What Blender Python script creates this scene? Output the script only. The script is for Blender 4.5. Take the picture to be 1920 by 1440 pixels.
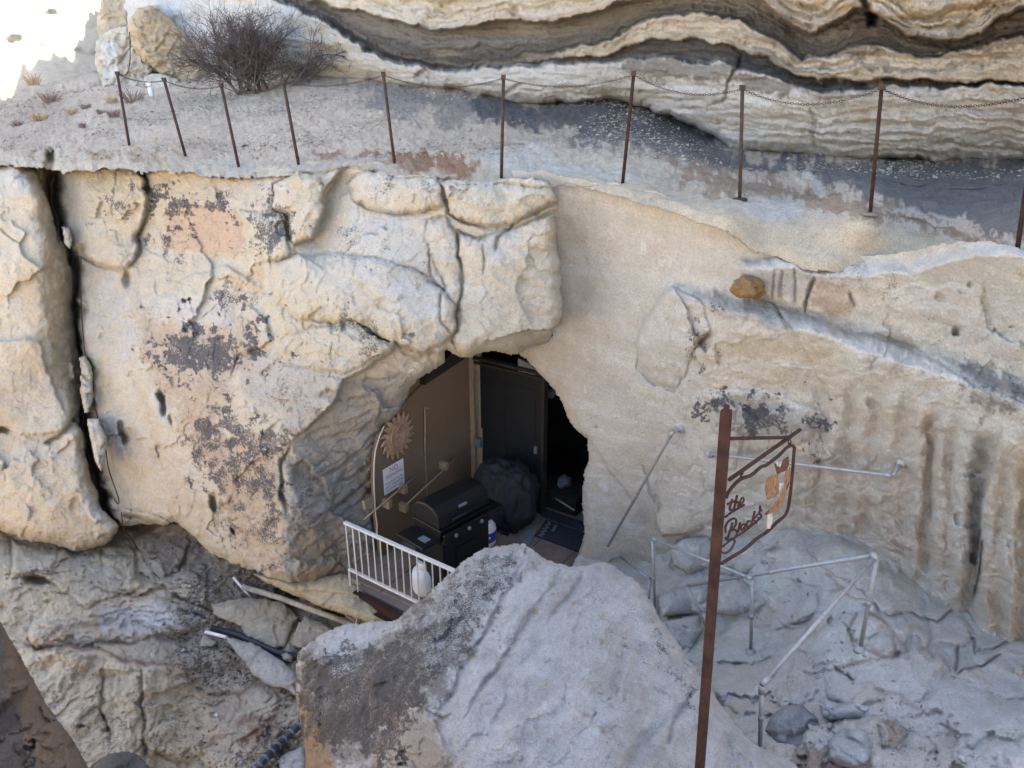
import bpy, bmesh, math, random
import numpy as np
from mathutils import Vector, Matrix

scene = bpy.context.scene
COL = scene.collection
R = math.radians
for o in list(bpy.data.objects):
    bpy.data.objects.remove(o)

# ------------------------------------------------------------------ camera
PITCH = R(22.6)
F = 1500.0                                   # focal length in units of a 1920 px wide picture
cam_d = bpy.data.cameras.new('camera')
cam_d.sensor_width = 36.0
cam_d.lens = F / 1920.0 * 36.0
cam_d.clip_start = 0.05
cam_d.clip_end = 3000
cam = bpy.data.objects.new('camera', cam_d)
COL.objects.link(cam)
cam.location = (0, 0, 0)
cam.rotation_euler = (math.pi / 2 - PITCH, 0, 0)
scene.camera = cam
scene.render.resolution_x, scene.render.resolution_y = 1024, 768

# ------------------------------------------------------------------ light
SUN_EL, SUN_AZ = R(52), R(-8)                # azimuth from +Y towards +X
world = bpy.data.worlds.new('World')
scene.world = world
world.use_nodes = True
wn = world.node_tree
sky = wn.nodes.new('ShaderNodeTexSky')
sky.sky_type = 'NISHITA'
sky.sun_disc = False
sky.sun_elevation = SUN_EL
sky.sun_rotation = SUN_AZ
sky.altitude = 1600
sky.air_density = 1.0
sky.dust_density = 3.0
sky.ozone_density = 1.0
wn.links.new(sky.outputs[0], wn.nodes['Background'].inputs[0])
wn.nodes['Background'].inputs[1].default_value = 0.15
sd = bpy.data.lights.new('sun', 'SUN')
sd.energy = 4.6
sd.angle = R(0.53)
sd.color = (1.0, 0.93, 0.82)
sun = bpy.data.objects.new('sun', sd)
COL.objects.link(sun)
S = Vector((math.sin(SUN_AZ) * math.cos(SUN_EL), math.cos(SUN_AZ) * math.cos(SUN_EL), math.sin(SUN_EL)))
sun.rotation_euler = (-S).to_track_quat('-Z', 'Y').to_euler()
sun.location = (0, 0, 40)
vs = scene.view_settings
vs.view_transform = 'Standard'
vs.look = 'None'
vs.gamma = 1.0
vs.use_curve_mapping = False
vs.exposure = 2.8
vs.use_white_balance = True
vs.white_balance_temperature = 7600
vs.white_balance_tint = 10

# ------------------------------------------------------------------ rays
CP, SP = math.cos(PITCH), math.sin(PITCH)
def ray(px, py):
    u = (np.asarray(px, float) - 960) / F
    v = (np.asarray(py, float) - 720) / F
    return np.stack([u + 0 * v, CP - SP * v + 0 * u, -SP - CP * v + 0 * u], -1)
def at(px, py, Y):                            # point seen at a pixel, at distance Y ahead
    d = ray(px, py)
    return Vector(d * (Y / d[1]))
def atz(px, py, z):
    d = ray(px, py)
    return Vector(d * (z / d[2]))
def att(px, py, t):
    return Vector(ray(px, py) * t)
def on_plane(px, py, p, n):                   # where the line of sight meets a plane of the place
    d = Vector(ray(px, py))
    return d * (p.dot(n) / d.dot(n))

# ------------------------------------------------------------------ noise
_rs = np.random.RandomState(11)
_PERM = np.concatenate([_rs.permutation(256)] * 3)
_G = _rs.normal(size=(256, 3))
_G /= np.linalg.norm(_G, axis=1)[:, None]
def perlin(p):
    p = np.asarray(p, float)
    i = np.floor(p).astype(np.int64)
    f = p - i
    i &= 255
    u = f * f * f * (f * (f * 6 - 15) + 10)
    out = 0
    for a in (0, 1):
        wa = u[..., 0] if a else 1 - u[..., 0]
        ha = _PERM[i[..., 0] + a]
        for b in (0, 1):
            wb = u[..., 1] if b else 1 - u[..., 1]
            hb = _PERM[(ha + i[..., 1] + b) & 255]
            for c in (0, 1):
                wc = u[..., 2] if c else 1 - u[..., 2]
                g = _G[_PERM[(hb + i[..., 2] + c) & 255]]
                d = g[..., 0] * (f[..., 0] - a) + g[..., 1] * (f[..., 1] - b) + g[..., 2] * (f[..., 2] - c)
                out = out + wa * wb * wc * d
    return out * 1.5
def fbm(p, octv=4, gain=0.5):
    s, a, q = 0, 1.0, np.asarray(p, float)
    for k in range(octv):
        s = s + a * perlin(q + 17.3 * k)
        q = q * 2.03
        a *= gain
    return s
def ridged(p, octv=4):
    s, a, q = 0, 1.0, np.asarray(p, float)
    for k in range(octv):
        s = s + a * (1 - np.abs(perlin(q + 9.1 * k)) * 2)
        q = q * 2.07
        a *= 0.5
    return s
def sstep(a, b, x):
    t = np.clip((x - a) / (b - a), 0, 1)
    return t * t * (3 - 2 * t)

# ------------------------------------------------------------------ polyline helpers
def pdist(X, Y, pl, closed=False):
    """distance to a polyline, signed side (positive to the right of travel on the picture), fraction along"""
    pl = np.asarray(pl, float)
    if closed: pl = np.vstack([pl, pl[:1]])
    seg = np.hypot(*(pl[1:] - pl[:-1]).T)
    cum = np.concatenate([[0], np.cumsum(seg)])
    best = np.full(X.shape, 1e18); side = np.zeros(X.shape); al = np.zeros(X.shape)
    for k in range(len(pl) - 1):
        ax, ay = pl[k]; dx, dy = pl[k + 1] - pl[k]
        L2 = dx * dx + dy * dy + 1e-9
        t = np.clip(((X - ax) * dx + (Y - ay) * dy) / L2, 0, 1)
        ex = X - ax - t * dx; ey = Y - ay - t * dy
        d = ex * ex + ey * ey
        m = d < best
        best = np.where(m, d, best)
        side = np.where(m, np.sign(dx * ey - dy * ex), side)
        al = np.where(m, cum[k] + t * seg[k], al)
    return np.sqrt(best), side, al / cum[-1]
def inside(X, Y, poly):
    poly = np.asarray(poly, float)
    r = np.zeros(X.shape, bool)
    n = len(poly)
    for k in range(n):
        x0, y0 = poly[k]; x1, y1 = poly[(k + 1) % n]
        if y0 == y1: continue
        c = ((y0 > Y) != (y1 > Y)) & (X < (x1 - x0) * (Y - y0) / (y1 - y0) + x0)
        r ^= c
    return r
def tps(ctrl, X, Y):
    c = np.array([(a, b) for a, b, *_ in ctrl], float) / 500
    v = np.array([q[2] for q in ctrl], float)
    n = len(c)
    def U(r2): return r2 * np.log(r2 + 1e-12)
    K = U(((c[:, None] - c[None]) ** 2).sum(-1)) + 1e-3 * np.eye(n)
    P = np.hstack([np.ones((n, 1)), c])
    A = np.zeros((n + 3, n + 3)); A[:n, :n] = K; A[:n, n:] = P; A[n:, :n] = P.T
    w = np.linalg.solve(A, np.concatenate([v, [0, 0, 0]]))
    x, y = X / 500, Y / 500
    out = w[n] + w[n + 1] * x + w[n + 2] * y
    for k in range(n):
        out = out + w[k] * U((x - c[k, 0]) ** 2 + (y - c[k, 1]) ** 2)
    return out

CREAM = (0.55, 0.48, 0.375); PALE = (0.52, 0.475, 0.395); GREY = (0.36, 0.35, 0.335); PINK = (0.50, 0.365, 0.265)
DARK = (0.075, 0.072, 0.072); BROWN = (0.27, 0.185, 0.12); ORANGE = (0.46, 0.31, 0.16); REDB = (0.25, 0.135, 0.095)
WHITE = (0.60, 0.58, 0.53); SAND = (0.40, 0.335, 0.26); ASH = (0.15, 0.145, 0.145); BUFF = (0.44, 0.36, 0.27)
BLUEG = (0.40, 0.39, 0.375); TANW = (0.46, 0.37, 0.27)

class Layer:
    """a rock surface of the place: laid out through the survey grid, then built as solid geometry with a back"""
    def __init__(s, name, poly, step, ctrl, col=CREAM, warp=(5, 2), ragged=1.0, seed=0):
        s.name, s.poly = name, np.array(poly, float)
        x0, y0 = s.poly.min(0); x1, y1 = s.poly.max(0)
        s.x0, s.y0, s.step = x0, y0, step
        s.X, s.Y = np.meshgrid(np.arange(x0, x1 + step, step), np.arange(y0, y1 + step, step))
        q = np.stack([s.X, s.Y, np.full(s.X.shape, 7.7 + seed)], -1)
        wx = warp[0] * fbm(q / 60, 2) + warp[1] * fbm(q / 14 + 31, 2)
        wy = warp[0] * fbm(q / 60 + 71, 2) + warp[1] * fbm(q / 14 + 53, 2)
        s.WX, s.WY = s.X + wx, s.Y + wy
        s.mask = inside(s.X + wx * ragged, s.Y + wy * ragged, s.poly)
        cc = []
        for (a, b, k, v) in ctrl:
            d = ray(a, b)
            t = v / d[1] if k == 'y' else v / d[2] if k == 'z' else v
            cc.append((a, b, 1.0 / t))
        s.t = 1.0 / np.clip(tps(cc, s.X, s.Y), 1 / 60.0, 2.0)
        s.D = ray(s.X, s.Y)
        s.P0 = s.D * s.t[..., None]
        s.off = np.zeros(s.X.shape); s.up = np.zeros(s.X.shape)
        s.col = np.ones(s.X.shape + (3,)) * np.array(col)
        s.lich = np.zeros(s.X.shape)
        s.dpoly = pdist(s.WX, s.WY, s.poly, True)[0]
        s.n2 = fbm(q / 22 + 5, 3)             # break-up noise used by paint
        s.n3 = fbm(q / 80 + 15, 3)
        s.n4 = fbm(q / 6.5 + 25, 2)
    def _win(s, pl, m):
        pl = np.asarray(pl, float)
        a = pl.min(0) - m; b = pl.max(0) + m
        i0 = max(0, int((a[1] - s.y0) / s.step)); i1 = max(i0 + 1, int((b[1] - s.y0) / s.step) + 2)
        j0 = max(0, int((a[0] - s.x0) / s.step)); j1 = max(j0 + 1, int((b[0] - s.x0) / s.step) + 2)
        return (slice(i0, i1), slice(j0, j1))
    def edge(s, r, amp, pl=None):
        q = np.clip(1 - (s.dpoly if pl is None else pdist(s.WX, s.WY, pl)[0]) / r, 0, 1)
        s.off += amp * (1 - np.sqrt(np.clip(1 - q * q, 0, 1)))
    def crack(s, pl, w, dep, stain=0.0, taper=True):
        W = s._win(pl, w * 5 + 25)
        d, sd_, al = pdist(s.WX[W], s.WY[W], pl)
        tp = np.clip(np.minimum(al, 1 - al) * 6 + 0.25, 0, 1) if taper else 1.0
        ww = w * (0.45 + 0.75 * tp) * (1 + 0.5 * s.n2[W])
        g = np.exp(-(d / np.maximum(ww, 0.6)) ** 2) * tp
        s.off[W] += dep * g
        if stain:  # iron brown along the crack, also standing in for crevice shade
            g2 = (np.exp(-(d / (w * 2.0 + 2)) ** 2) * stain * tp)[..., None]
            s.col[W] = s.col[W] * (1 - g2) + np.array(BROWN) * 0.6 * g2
    def ledge(s, pl, h, fall, soft=3.0, right=True):
        """the surface on one side of the line lies deeper (h metres), easing out over fall px"""
        W = s._win(pl, fall * 3 + 25)
        d, sd_, al = pdist(s.WX[W], s.WY[W], pl)
        q = d * sd_ * (1 if right else -1)
        tp = np.clip(np.minimum(al, 1 - al) * 5 + 0.05, 0, 1)
        s.off[W] += h * tp * sstep(-soft, soft, q) * np.exp(-np.maximum(q, 0) / fall)
    def ramp(s, pl, slope, lim, right=True, soft=8.0):
        """a corner: beyond the line the surface turns away by slope metres per px, up to lim"""
        d, sd_, al = pdist(s.WX, s.WY, pl)
        q = d * sd_ * (1 if right else -1)
        q = soft * np.log1p(np.exp(np.clip(q / soft, -30, 30)))
        s.off += np.where(q < 400, np.minimum(slope * q, lim), lim)
    def pillow(s, poly, h, r, groove=0.05, gw=3.0, tilt=(0, 0)):
        W = s._win(poly, 30)
        X, Y = s.WX[W], s.WY[W]
        d, _, _ = pdist(X, Y, poly, True)
        ins = inside(X, Y, poly)
        q = np.clip(1 - d / (0.42 * r * (1 + 0.8 * s.n2[W])).clip(3), 0, 1)
        prof = np.where(ins, 0.55 * np.sqrt(np.clip(1 - q * q, 0, 1)) + 0.45 * np.minimum(1, d / (1.2 * r)), 0)
        c = np.asarray(poly, float).mean(0)
        s.off[W] -= prof * (0.8 * h + tilt[0] * (X - c[0]) + tilt[1] * (Y - c[1]))
        if groove: s.off[W] += 0.45 * groove * (1 + 1.4 * s.n3[W]) * np.exp(-(d / gw) ** 2)
    def hole(s, cx, cy, rx, ry, dep, ang=0, col=None):
        W = s._win([(cx, cy)], max(rx, ry) * 2 + 10)
        X, Y = s.WX[W] - cx, s.WY[W] - cy
        ca, sa = math.cos(R(ang)), math.sin(R(ang))
        e = np.hypot((X * ca + Y * sa) / rx, (-X * sa + Y * ca) / ry)
        s.off[W] += dep * 0.75 * (1 - sstep(0.15, 1.15, e + 0.25 * s.n2[W]))
        if col is not None:
            m = ((1 - sstep(0.5, 1.2, e)))[..., None]
            s.col[W] = s.col[W] * (1 - m) + np.array(col) * m
    def _mask(s, poly, soft, br):
        W = s._win(poly, soft * 2 + 30)
        X, Y = s.WX[W], s.WY[W]
        d, _, _ = pdist(X, Y, poly, True)
        q = np.where(inside(X, Y, poly), d, -d) + br * (s.n2[W] + 0.6 * s.n3[W] + 0.55 * s.n4[W])
        return W, sstep(-0.7 * soft, 0.7 * soft, q)
    def paint(s, poly, col, amt=1.0, soft=8, br=18):
        W, m = s._mask(poly, soft, br)
        m = (m * amt)[..., None]
        s.col[W] = s.col[W] * (1 - m) + np.array(col) * m
    def lichen(s, poly, dens, soft=42, br=60):
        W, m = s._mask(poly, soft, br)
        s.lich[W] = np.maximum(s.lich[W], m * dens)
    def line(s, pl, w, col, amt=1.0):
        W = s._win(pl, w * 4 + 20)
        d, _, al = pdist(s.WX[W], s.WY[W], pl)
        m = (np.exp(-(d / (w * (1 + 0.6 * s.n2[W]))) ** 2) * amt)[..., None]
        s.col[W] = s.col[W] * (1 - m) + np.array(col) * m
    def tone(s, col, lo, hi, scale, amt, stretch=(1, 1, 1), seed=0):
        n = fbm(s.P0 * np.array(stretch) * scale + 40 + seed, 4)
        m = (sstep(lo, hi, n) * amt)[..., None]
        s.col = s.col * (1 - m) + np.array(col) * m
    def rough(s, big=0.10, mid=0.035, fine=0.012, strata=0.0, terr=0.0, chip=0.0, sdir=(0.25, 0.25, 5.0), field='off', fb=0.55):
        P = s.P0
        n = big * fbm(P * fb, 3)
        if mid: n = n + mid * (ridged(P * 2.1 + 3, 4) - 0.9)
        if fine: n = n + fine * fbm(P * 9.0, 3, 0.6)
        if strata: n = n + strata * fbm(P * np.array(sdir) + 0.6 * fbm(P * 0.7, 2)[..., None], 4)
        if terr:
            h = fbm(P * 1.1 + 77, 4) * 3.2
            fl = np.floor(h); fr = h - fl
            n = n + terr * (fl + sstep(0.42, 0.58, fr) - h * 0.55)
        if chip:
            for f_, a_, sd_ in ((2.6, 1.0, 0.0), (5.5, 0.5, 50.0)):
                h = fbm(P * np.array((1, 1, 1.7)) * f_ + sd_, 4, 0.55) * 3.4
                fl = np.floor(h); fr = h - fl
                n = n + chip * a_ * (fl + sstep(0.40, 0.60, fr) - h) * 1.0 + chip * a_ * 0.5 * fl * sstep(-0.1, 0.3, fbm(P * 0.8 + sd_, 2))
            n = n + 0.25 * chip * fbm(P * 40.0, 2)
        if field == 'off': s.off += n
        else: s.up += n
    def facet(s, size, amp, tilt, asp=1.0, seed=0, lo=-0.2, hi=0.2, m=None, soft=0.12, gr=0.25):
        """broken planes: every cell of an irregular mosaic gets its own set-back and tilt"""
        x = (s.X + 0.35 * size * s.n3 + 0.10 * size * s.n2) / (size * asp); y = (s.Y + 0.35 * size * np.roll(s.n3, 37, 0) + 0.10 * size * np.roll(s.n2, 23, 1)) / size
        ix, iy = np.floor(x).astype(int), np.floor(y).astype(int)
        best = np.full(x.shape, 1e9); val = np.zeros(x.shape); sec = np.full(x.shape, 1e9)
        rs = np.random.RandomState(seed + 100); T = rs.rand(4, 4096)
        for dx in (-1, 0, 1):
            for dy in (-1, 0, 1):
                k = ((ix + dx) * 73 + (iy + dy) * 1291 + 7 * seed) & 4095
                qx = ix + dx + T[0][k] - x; qy = iy + dy + T[1][k] - y
                d = qx * qx + qy * qy
                a_ = T[2][k] * 6.283
                v = (T[3][k] - 0.5) * 2 * amp - (qx * np.cos(a_) + qy * np.sin(a_)) * tilt
                mm = d < best
                sec = np.where(mm, best, np.minimum(sec, d))
                best = np.where(mm, d, best); val = np.where(mm, v, val)
        w = sstep(0.0, soft, np.sqrt(sec) - np.sqrt(best))
        mk = sstep(lo, hi, fbm(s.P0 * 0.9 + seed * 3.7, 3))
        if m is not None: mk = mk * m
        s.off += mk * (val * (0.35 + 0.65 * w) + gr * amp * (1 - w))
    def world(s):
        P = s.D * (s.t + s.off)[..., None]
        P[..., 2] += s.up
        return P
    def point(s, px, py):
        j = int(round((px - s.x0) / s.step)); i = int(round((py - s.y0) / s.step))
        i = min(max(i, 0), s.X.shape[0] - 1); j = min(max(j, 0), s.X.shape[1] - 1)
        return Vector(s.Pw[i, j])
    def done(s): s.Pw = s.world()
    def build(s, mat, back=0.8, down=0.0, kind='structure', parent=None):
        s.Pw = s.world()
        m = s.mask
        K = m[:-1, :-1] & m[1:, :-1] & m[:-1, 1:] & m[1:, 1:]
        ny, nx = m.shape
        idx = np.arange(ny * nx).reshape(ny, nx)
        a, b, c, d = idx[:-1, :-1][K], idx[1:, :-1][K], idx[1:, 1:][K], idx[:-1, 1:][K]
        quads = np.stack([a, b, c, d], 1)
        Kp = np.zeros((ny + 1, nx + 1), bool); Kp[1:-1, 1:-1] = K
        e = []
        up_, dn = Kp[:-1, 1:-1], Kp[1:, 1:-1]         # horizontal edges i, j..j+1
        q = np.argwhere(dn & ~up_); e.append(np.stack([idx[q[:, 0], q[:, 1] + 1], idx[q[:, 0], q[:, 1]]], 1))
        q = np.argwhere(up_ & ~dn); e.append(np.stack([idx[q[:, 0], q[:, 1]], idx[q[:, 0], q[:, 1] + 1]], 1))
        lf, rt = Kp[1:-1, :-1], Kp[1:-1, 1:]
        q = np.argwhere(rt & ~lf); e.append(np.stack([idx[q[:, 0], q[:, 1]], idx[q[:, 0] + 1, q[:, 1]]], 1))
        q = np.argwhere(lf & ~rt); e.append(np.stack([idx[q[:, 0] + 1, q[:, 1]], idx[q[:, 0], q[:, 1]]], 1))
        E = np.concatenate(e)
        P = s.Pw.reshape(-1, 3); Dn = s.D.reshape(-1, 3)
        bv = np.unique(E)
        n0 = len(P)
        mapb = np.zeros(n0, np.int64); mapb[bv] = n0 + np.arange(len(bv))
        dirn = Dn[bv] / np.linalg.norm(Dn[bv], axis=1)[:, None]
        nb = P[bv] + dirn * back + np.array([0, 0, -down])
        side = np.stack([E[:, 0], E[:, 1], mapb[E[:, 1]], mapb[E[:, 0]]], 1)
        V = np.concatenate([P, nb]); C = np.concatenate([s.col.reshape(-1, 3), s.col.reshape(-1, 3)[bv]])
        Lc = np.concatenate([s.lich.ravel(), s.lich.ravel()[bv]])
        Q = np.concatenate([quads, side[:, ::-1]])
        used = np.zeros(len(V), bool); used[Q.ravel()] = True
        remap = np.cumsum(used) - 1
        o = mesh_np(s.name, V[used], remap[Q], mat, np.clip(C[used], 0.01, 0.9), Lc[used])
        if parent is not None: o.parent = parent
        elif kind: o['kind'] = kind
        return o

def mesh_np(name, V, Q, mat, C=None, Lc=None, smooth=True):
    me = bpy.data.meshes.new(name)
    me.vertices.add(len(V)); me.vertices.foreach_set('co', np.ascontiguousarray(V, np.float32).ravel())
    n = Q.shape[1]
    me.loops.add(Q.size); me.loops.foreach_set('vertex_index', np.ascontiguousarray(Q, np.int32).ravel())
    me.polygons.add(len(Q)); me.polygons.foreach_set('loop_start', np.arange(0, Q.size, n, dtype=np.int32))
    if smooth: me.polygons.foreach_set('use_smooth', np.ones(len(Q), bool))
    me.update(calc_edges=True)
    if C is not None:
        at_ = me.attributes.new('Col', 'FLOAT_COLOR', 'POINT')
        at_.data.foreach_set('color', np.hstack([C, np.ones((len(C), 1))]).astype(np.float32).ravel())
        al = me.attributes.new('lich', 'FLOAT', 'POINT')
        al.data.foreach_set('value', (np.zeros(len(C)) if Lc is None else Lc).astype(np.float32))
    o = bpy.data.objects.new(name, me)
    COL.objects.link(o)
    if mat: me.materials.append(mat)
    return o

# ------------------------------------------------------------------ materials
def nodes_of(name):
    m = bpy.data.materials.new(name); m.use_nodes = True
    nt = m.node_tree
    return m, nt, nt.nodes['Principled BSDF']
def N(nt, kind, **kw):
    n = nt.nodes.new('ShaderNode' + kind)
    for k, v in kw.items():
        if k in n.inputs: n.inputs[k].default_value = v
        else: setattr(n, k, v)
    return n
def rock_mat(name, bump=0.5, fine=1.0, grit=0.22, lichcol=(0.088, 0.087, 0.092), sc=1.0, speck=0.0):
    m, nt, b = nodes_of(name)
    L = nt.links.new
    geo = N(nt, 'NewGeometry')
    col = N(nt, 'Attribute', attribute_name='Col'); li = N(nt, 'Attribute', attribute_name='lich')
    n1 = N(nt, 'TexNoise', Scale=7.0 * sc, Detail=6.0, Roughness=0.65); L(geo.outputs['Position'], n1.inputs['Vector'])
    n2 = N(nt, 'TexNoise', Scale=55.0 * sc, Detail=5.0, Roughness=0.7); L(geo.outputs['Position'], n2.inputs['Vector'])
    n3 = N(nt, 'TexNoise', Scale=40.0 * sc, Detail=10.0, Roughness=0.8); L(geo.outputs['Position'], n3.inputs['Vector'])
    # tone variation
    mr = N(nt, 'MapRange'); mr.inputs[1].default_value = 0.25; mr.inputs[2].default_value = 0.75
    mr.inputs[3].default_value = 1 - grit; mr.inputs[4].default_value = 1 + grit; L(n1.outputs[0], mr.inputs[0])
    mr2 = N(nt, 'MapRange'); mr2.inputs[1].default_value = 0.3; mr2.inputs[2].default_value = 0.7
    mr2.inputs[3].default_value = 1 - grit * 1.5 * fine; mr2.inputs[4].default_value = 1 + grit * 1.2 * fine; L(n2.outputs[0], mr2.inputs[0])
    mu = N(nt, 'Math', operation='MULTIPLY'); L(mr.outputs[0], mu.inputs[0]); L(mr2.outputs[0], mu.inputs[1])
    vm = N(nt, 'VectorMath', operation='SCALE'); L(col.outputs['Color'], vm.inputs[0]); L(mu.outputs[0], vm.inputs['Scale'])
    # speckled lichen: threshold grows with the painted density
    n4 = N(nt, 'TexNoise', Scale=4.5 * sc, Detail=3.0, Roughness=0.6); L(geo.outputs['Position'], n4.inputs['Vector'])
    a0 = N(nt, 'Math', operation='MULTIPLY_ADD'); L(n4.outputs[0], a0.inputs[0]); a0.inputs[1].default_value = 0.42; L(n3.outputs[0], a0.inputs[2])
    ad = N(nt, 'Math', operation='MULTIPLY_ADD'); L(li.outputs['Fac'], ad.inputs[0]); ad.inputs[1].default_value = 0.60; L(a0.outputs[0], ad.inputs[2])
    ms = N(nt, 'MapRange'); ms.interpolation_type = 'SMOOTHSTEP'
    ms.inputs[1].default_value = 1.01; ms.inputs[2].default_value = 1.15; ms.inputs[4].default_value = 0.93; L(ad.outputs[0], ms.inputs[0])
    mx = N(nt, 'Mix', data_type='RGBA'); L(ms.outputs[0], mx.inputs[0]); L(vm.outputs[0], mx.inputs[6])
    lv = N(nt, 'VectorMath', operation='SCALE'); lv.inputs[0].default_value = lichcol; L(mu.outputs[0], lv.inputs['Scale'])
    L(lv.outputs[0], mx.inputs[7])
    last = mx.outputs[2]
    # pits and dark grains
    vo = N(nt, 'TexVoronoi', Scale=42.0 * sc, Randomness=1.0); L(geo.outputs['Position'], vo.inputs['Vector'])
    pm = N(nt, 'MapRange'); pm.inputs[1].default_value = 0.10; pm.inputs[2].default_value = 0.26; pm.inputs[3].default_value = 1.0; pm.inputs[4].default_value = 0.0; L(vo.outputs['Distance'], pm.inputs[0])
    pk_ = N(nt, 'MapRange'); pk_.inputs[1].default_value = 0.50; pk_.inputs[2].default_value = 0.62; L(n1.outputs[0], pk_.inputs[0])
    pq = N(nt, 'Math', operation='MULTIPLY'); L(pm.outputs[0], pq.inputs[0]); L(pk_.outputs[0], pq.inputs[1])
    pa = N(nt, 'Math', operation='MULTIPLY'); L(pq.outputs[0], pa.inputs[0]); pa.inputs[1].default_value = 0.42
    mp = N(nt, 'Mix', data_type='RGBA'); L(pa.outputs[0], mp.inputs[0]); L(last, mp.inputs[6]); mp.inputs[7].default_value = (0.16, 0.13, 0.10, 1)
    last = mp.outputs[2]
    if speck:
        v = N(nt, 'TexVoronoi', Scale=38.0 * sc, Randomness=1.0); L(geo.outputs['Position'], v.inputs['Vector'])
        sm = N(nt, 'MapRange'); sm.inputs[1].default_value = 0.16; sm.inputs[2].default_value = 0.24
        sm.inputs[3].default_value = speck; sm.inputs[4].default_value = 0.0; L(v.outputs['Distance'], sm.inputs[0])
        mk = N(nt, 'MapRange'); mk.inputs[1].default_value = 0.5; mk.inputs[2].default_value = 0.6; L(n1.outputs[0], mk.inputs[0])
        mm = N(nt, 'Math', operation='MULTIPLY'); L(sm.outputs[0], mm.inputs[0]); L(mk.outputs[0], mm.inputs[1])
        m2 = N(nt, 'Mix', data_type='RGBA'); L(mm.outputs[0], m2.inputs[0]); L(last, m2.inputs[6]); m2.inputs[7].default_value = (0.10, 0.095, 0.09, 1)
        last = m2.outputs[2]
    L(last, b.inputs['Base Color'])
    b.inputs['Roughness'].default_value = 0.95
    b.inputs['Specular IOR Level'].default_value = 0.15
    bh = N(nt, 'Math', operation='MULTIPLY_ADD'); L(n2.outputs[0], bh.inputs[0]); bh.inputs[1].default_value = 0.35; L(n3.outputs[0], bh.inputs[2])
    b2_ = N(nt, 'Math', operation='MULTIPLY_ADD'); L(n1.outputs[0], b2_.inputs[0]); b2_.inputs[1].default_value = 1.3; L(bh.outputs[0], b2_.inputs[2])
    b3_ = N(nt, 'Math', operation='MULTIPLY_ADD'); L(pq.outputs[0], b3_.inputs[0]); b3_.inputs[1].default_value = -0.5; L(b2_.outputs[0], b3_.inputs[2])
    bp = N(nt, 'Bump', Strength=bump, Distance=0.045); L(b3_.outputs[0], bp.inputs['Height'])
    L(bp.outputs[0], b.inputs['Normal'])
    return m
ROCK = rock_mat('sandstone', 0.8, grit=0.14)
ROCKG = rock_mat('grey_sandstone', 0.7, grit=0.13)
BOULD = rock_mat('boulder_stone', 0.8, grit=0.17, sc=1.7, lichcol=(0.075, 0.066, 0.06))
SOIL = rock_mat('soil', 0.8, grit=0.22, sc=1.6)
def plain(name, col, rough=0.6, metal=0.0, var=0.15, scale=20.0, bump=0.15, spec=0.4, col2=None):
    m, nt, b = nodes_of(name)
    L = nt.links.new
    tc = N(nt, 'TexCoord')
    n1 = N(nt, 'TexNoise', Scale=scale, Detail=6.0, Roughness=0.65); L(tc.outputs['Object'], n1.inputs['Vector'])
    cr = N(nt, 'ValToRGB'); e = cr.color_ramp.elements
    c2 = col2 or tuple(min(1, c * (1 + var)) for c in col)
    e[0].position = 0.32; e[1].position = 0.68
    e[0].color = (*[c * (1 - var) for c in col], 1); e[1].color = (*c2, 1)
    L(n1.outputs[0], cr.inputs[0]); L(cr.outputs[0], b.inputs['Base Color'])
    b.inputs['Roughness'].default_value = rough; b.inputs['Metallic'].default_value = metal
    b.inputs['Specular IOR Level'].default_value = spec
    if bump:
        bp = N(nt, 'Bump', Strength=bump, Distance=0.01); L(n1.outputs[0], bp.inputs['Height']); L(bp.outputs[0], b.inputs['Normal'])
    return m
# ================================================================== TERRAIN
# ---- far sunlit hillside beyond the end of the cliff
h = Layer('hillside', [(-420, -420), (330, -420), (330, 175), (120, 200), (-20, 250), (-420, 330)], 6,
          [(0, 215, 'y', 15.5), (-300, 280, 'y', 14.5), (0, 0, 'y', 22), (190, 0, 'y', 24), (190, 120, 'y', 19), (-300, 0, 'y', 22),
           (-300, -300, 'y', 32), (190, -300, 'y', 34), (300, 150, 'y', 19)], SAND)
h.rough(0.35, 0.08, 0.03, terr=0.04)
h.col[:] = (0.52, 0.45, 0.35)
h.build(ROCK, 0.5)

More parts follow.
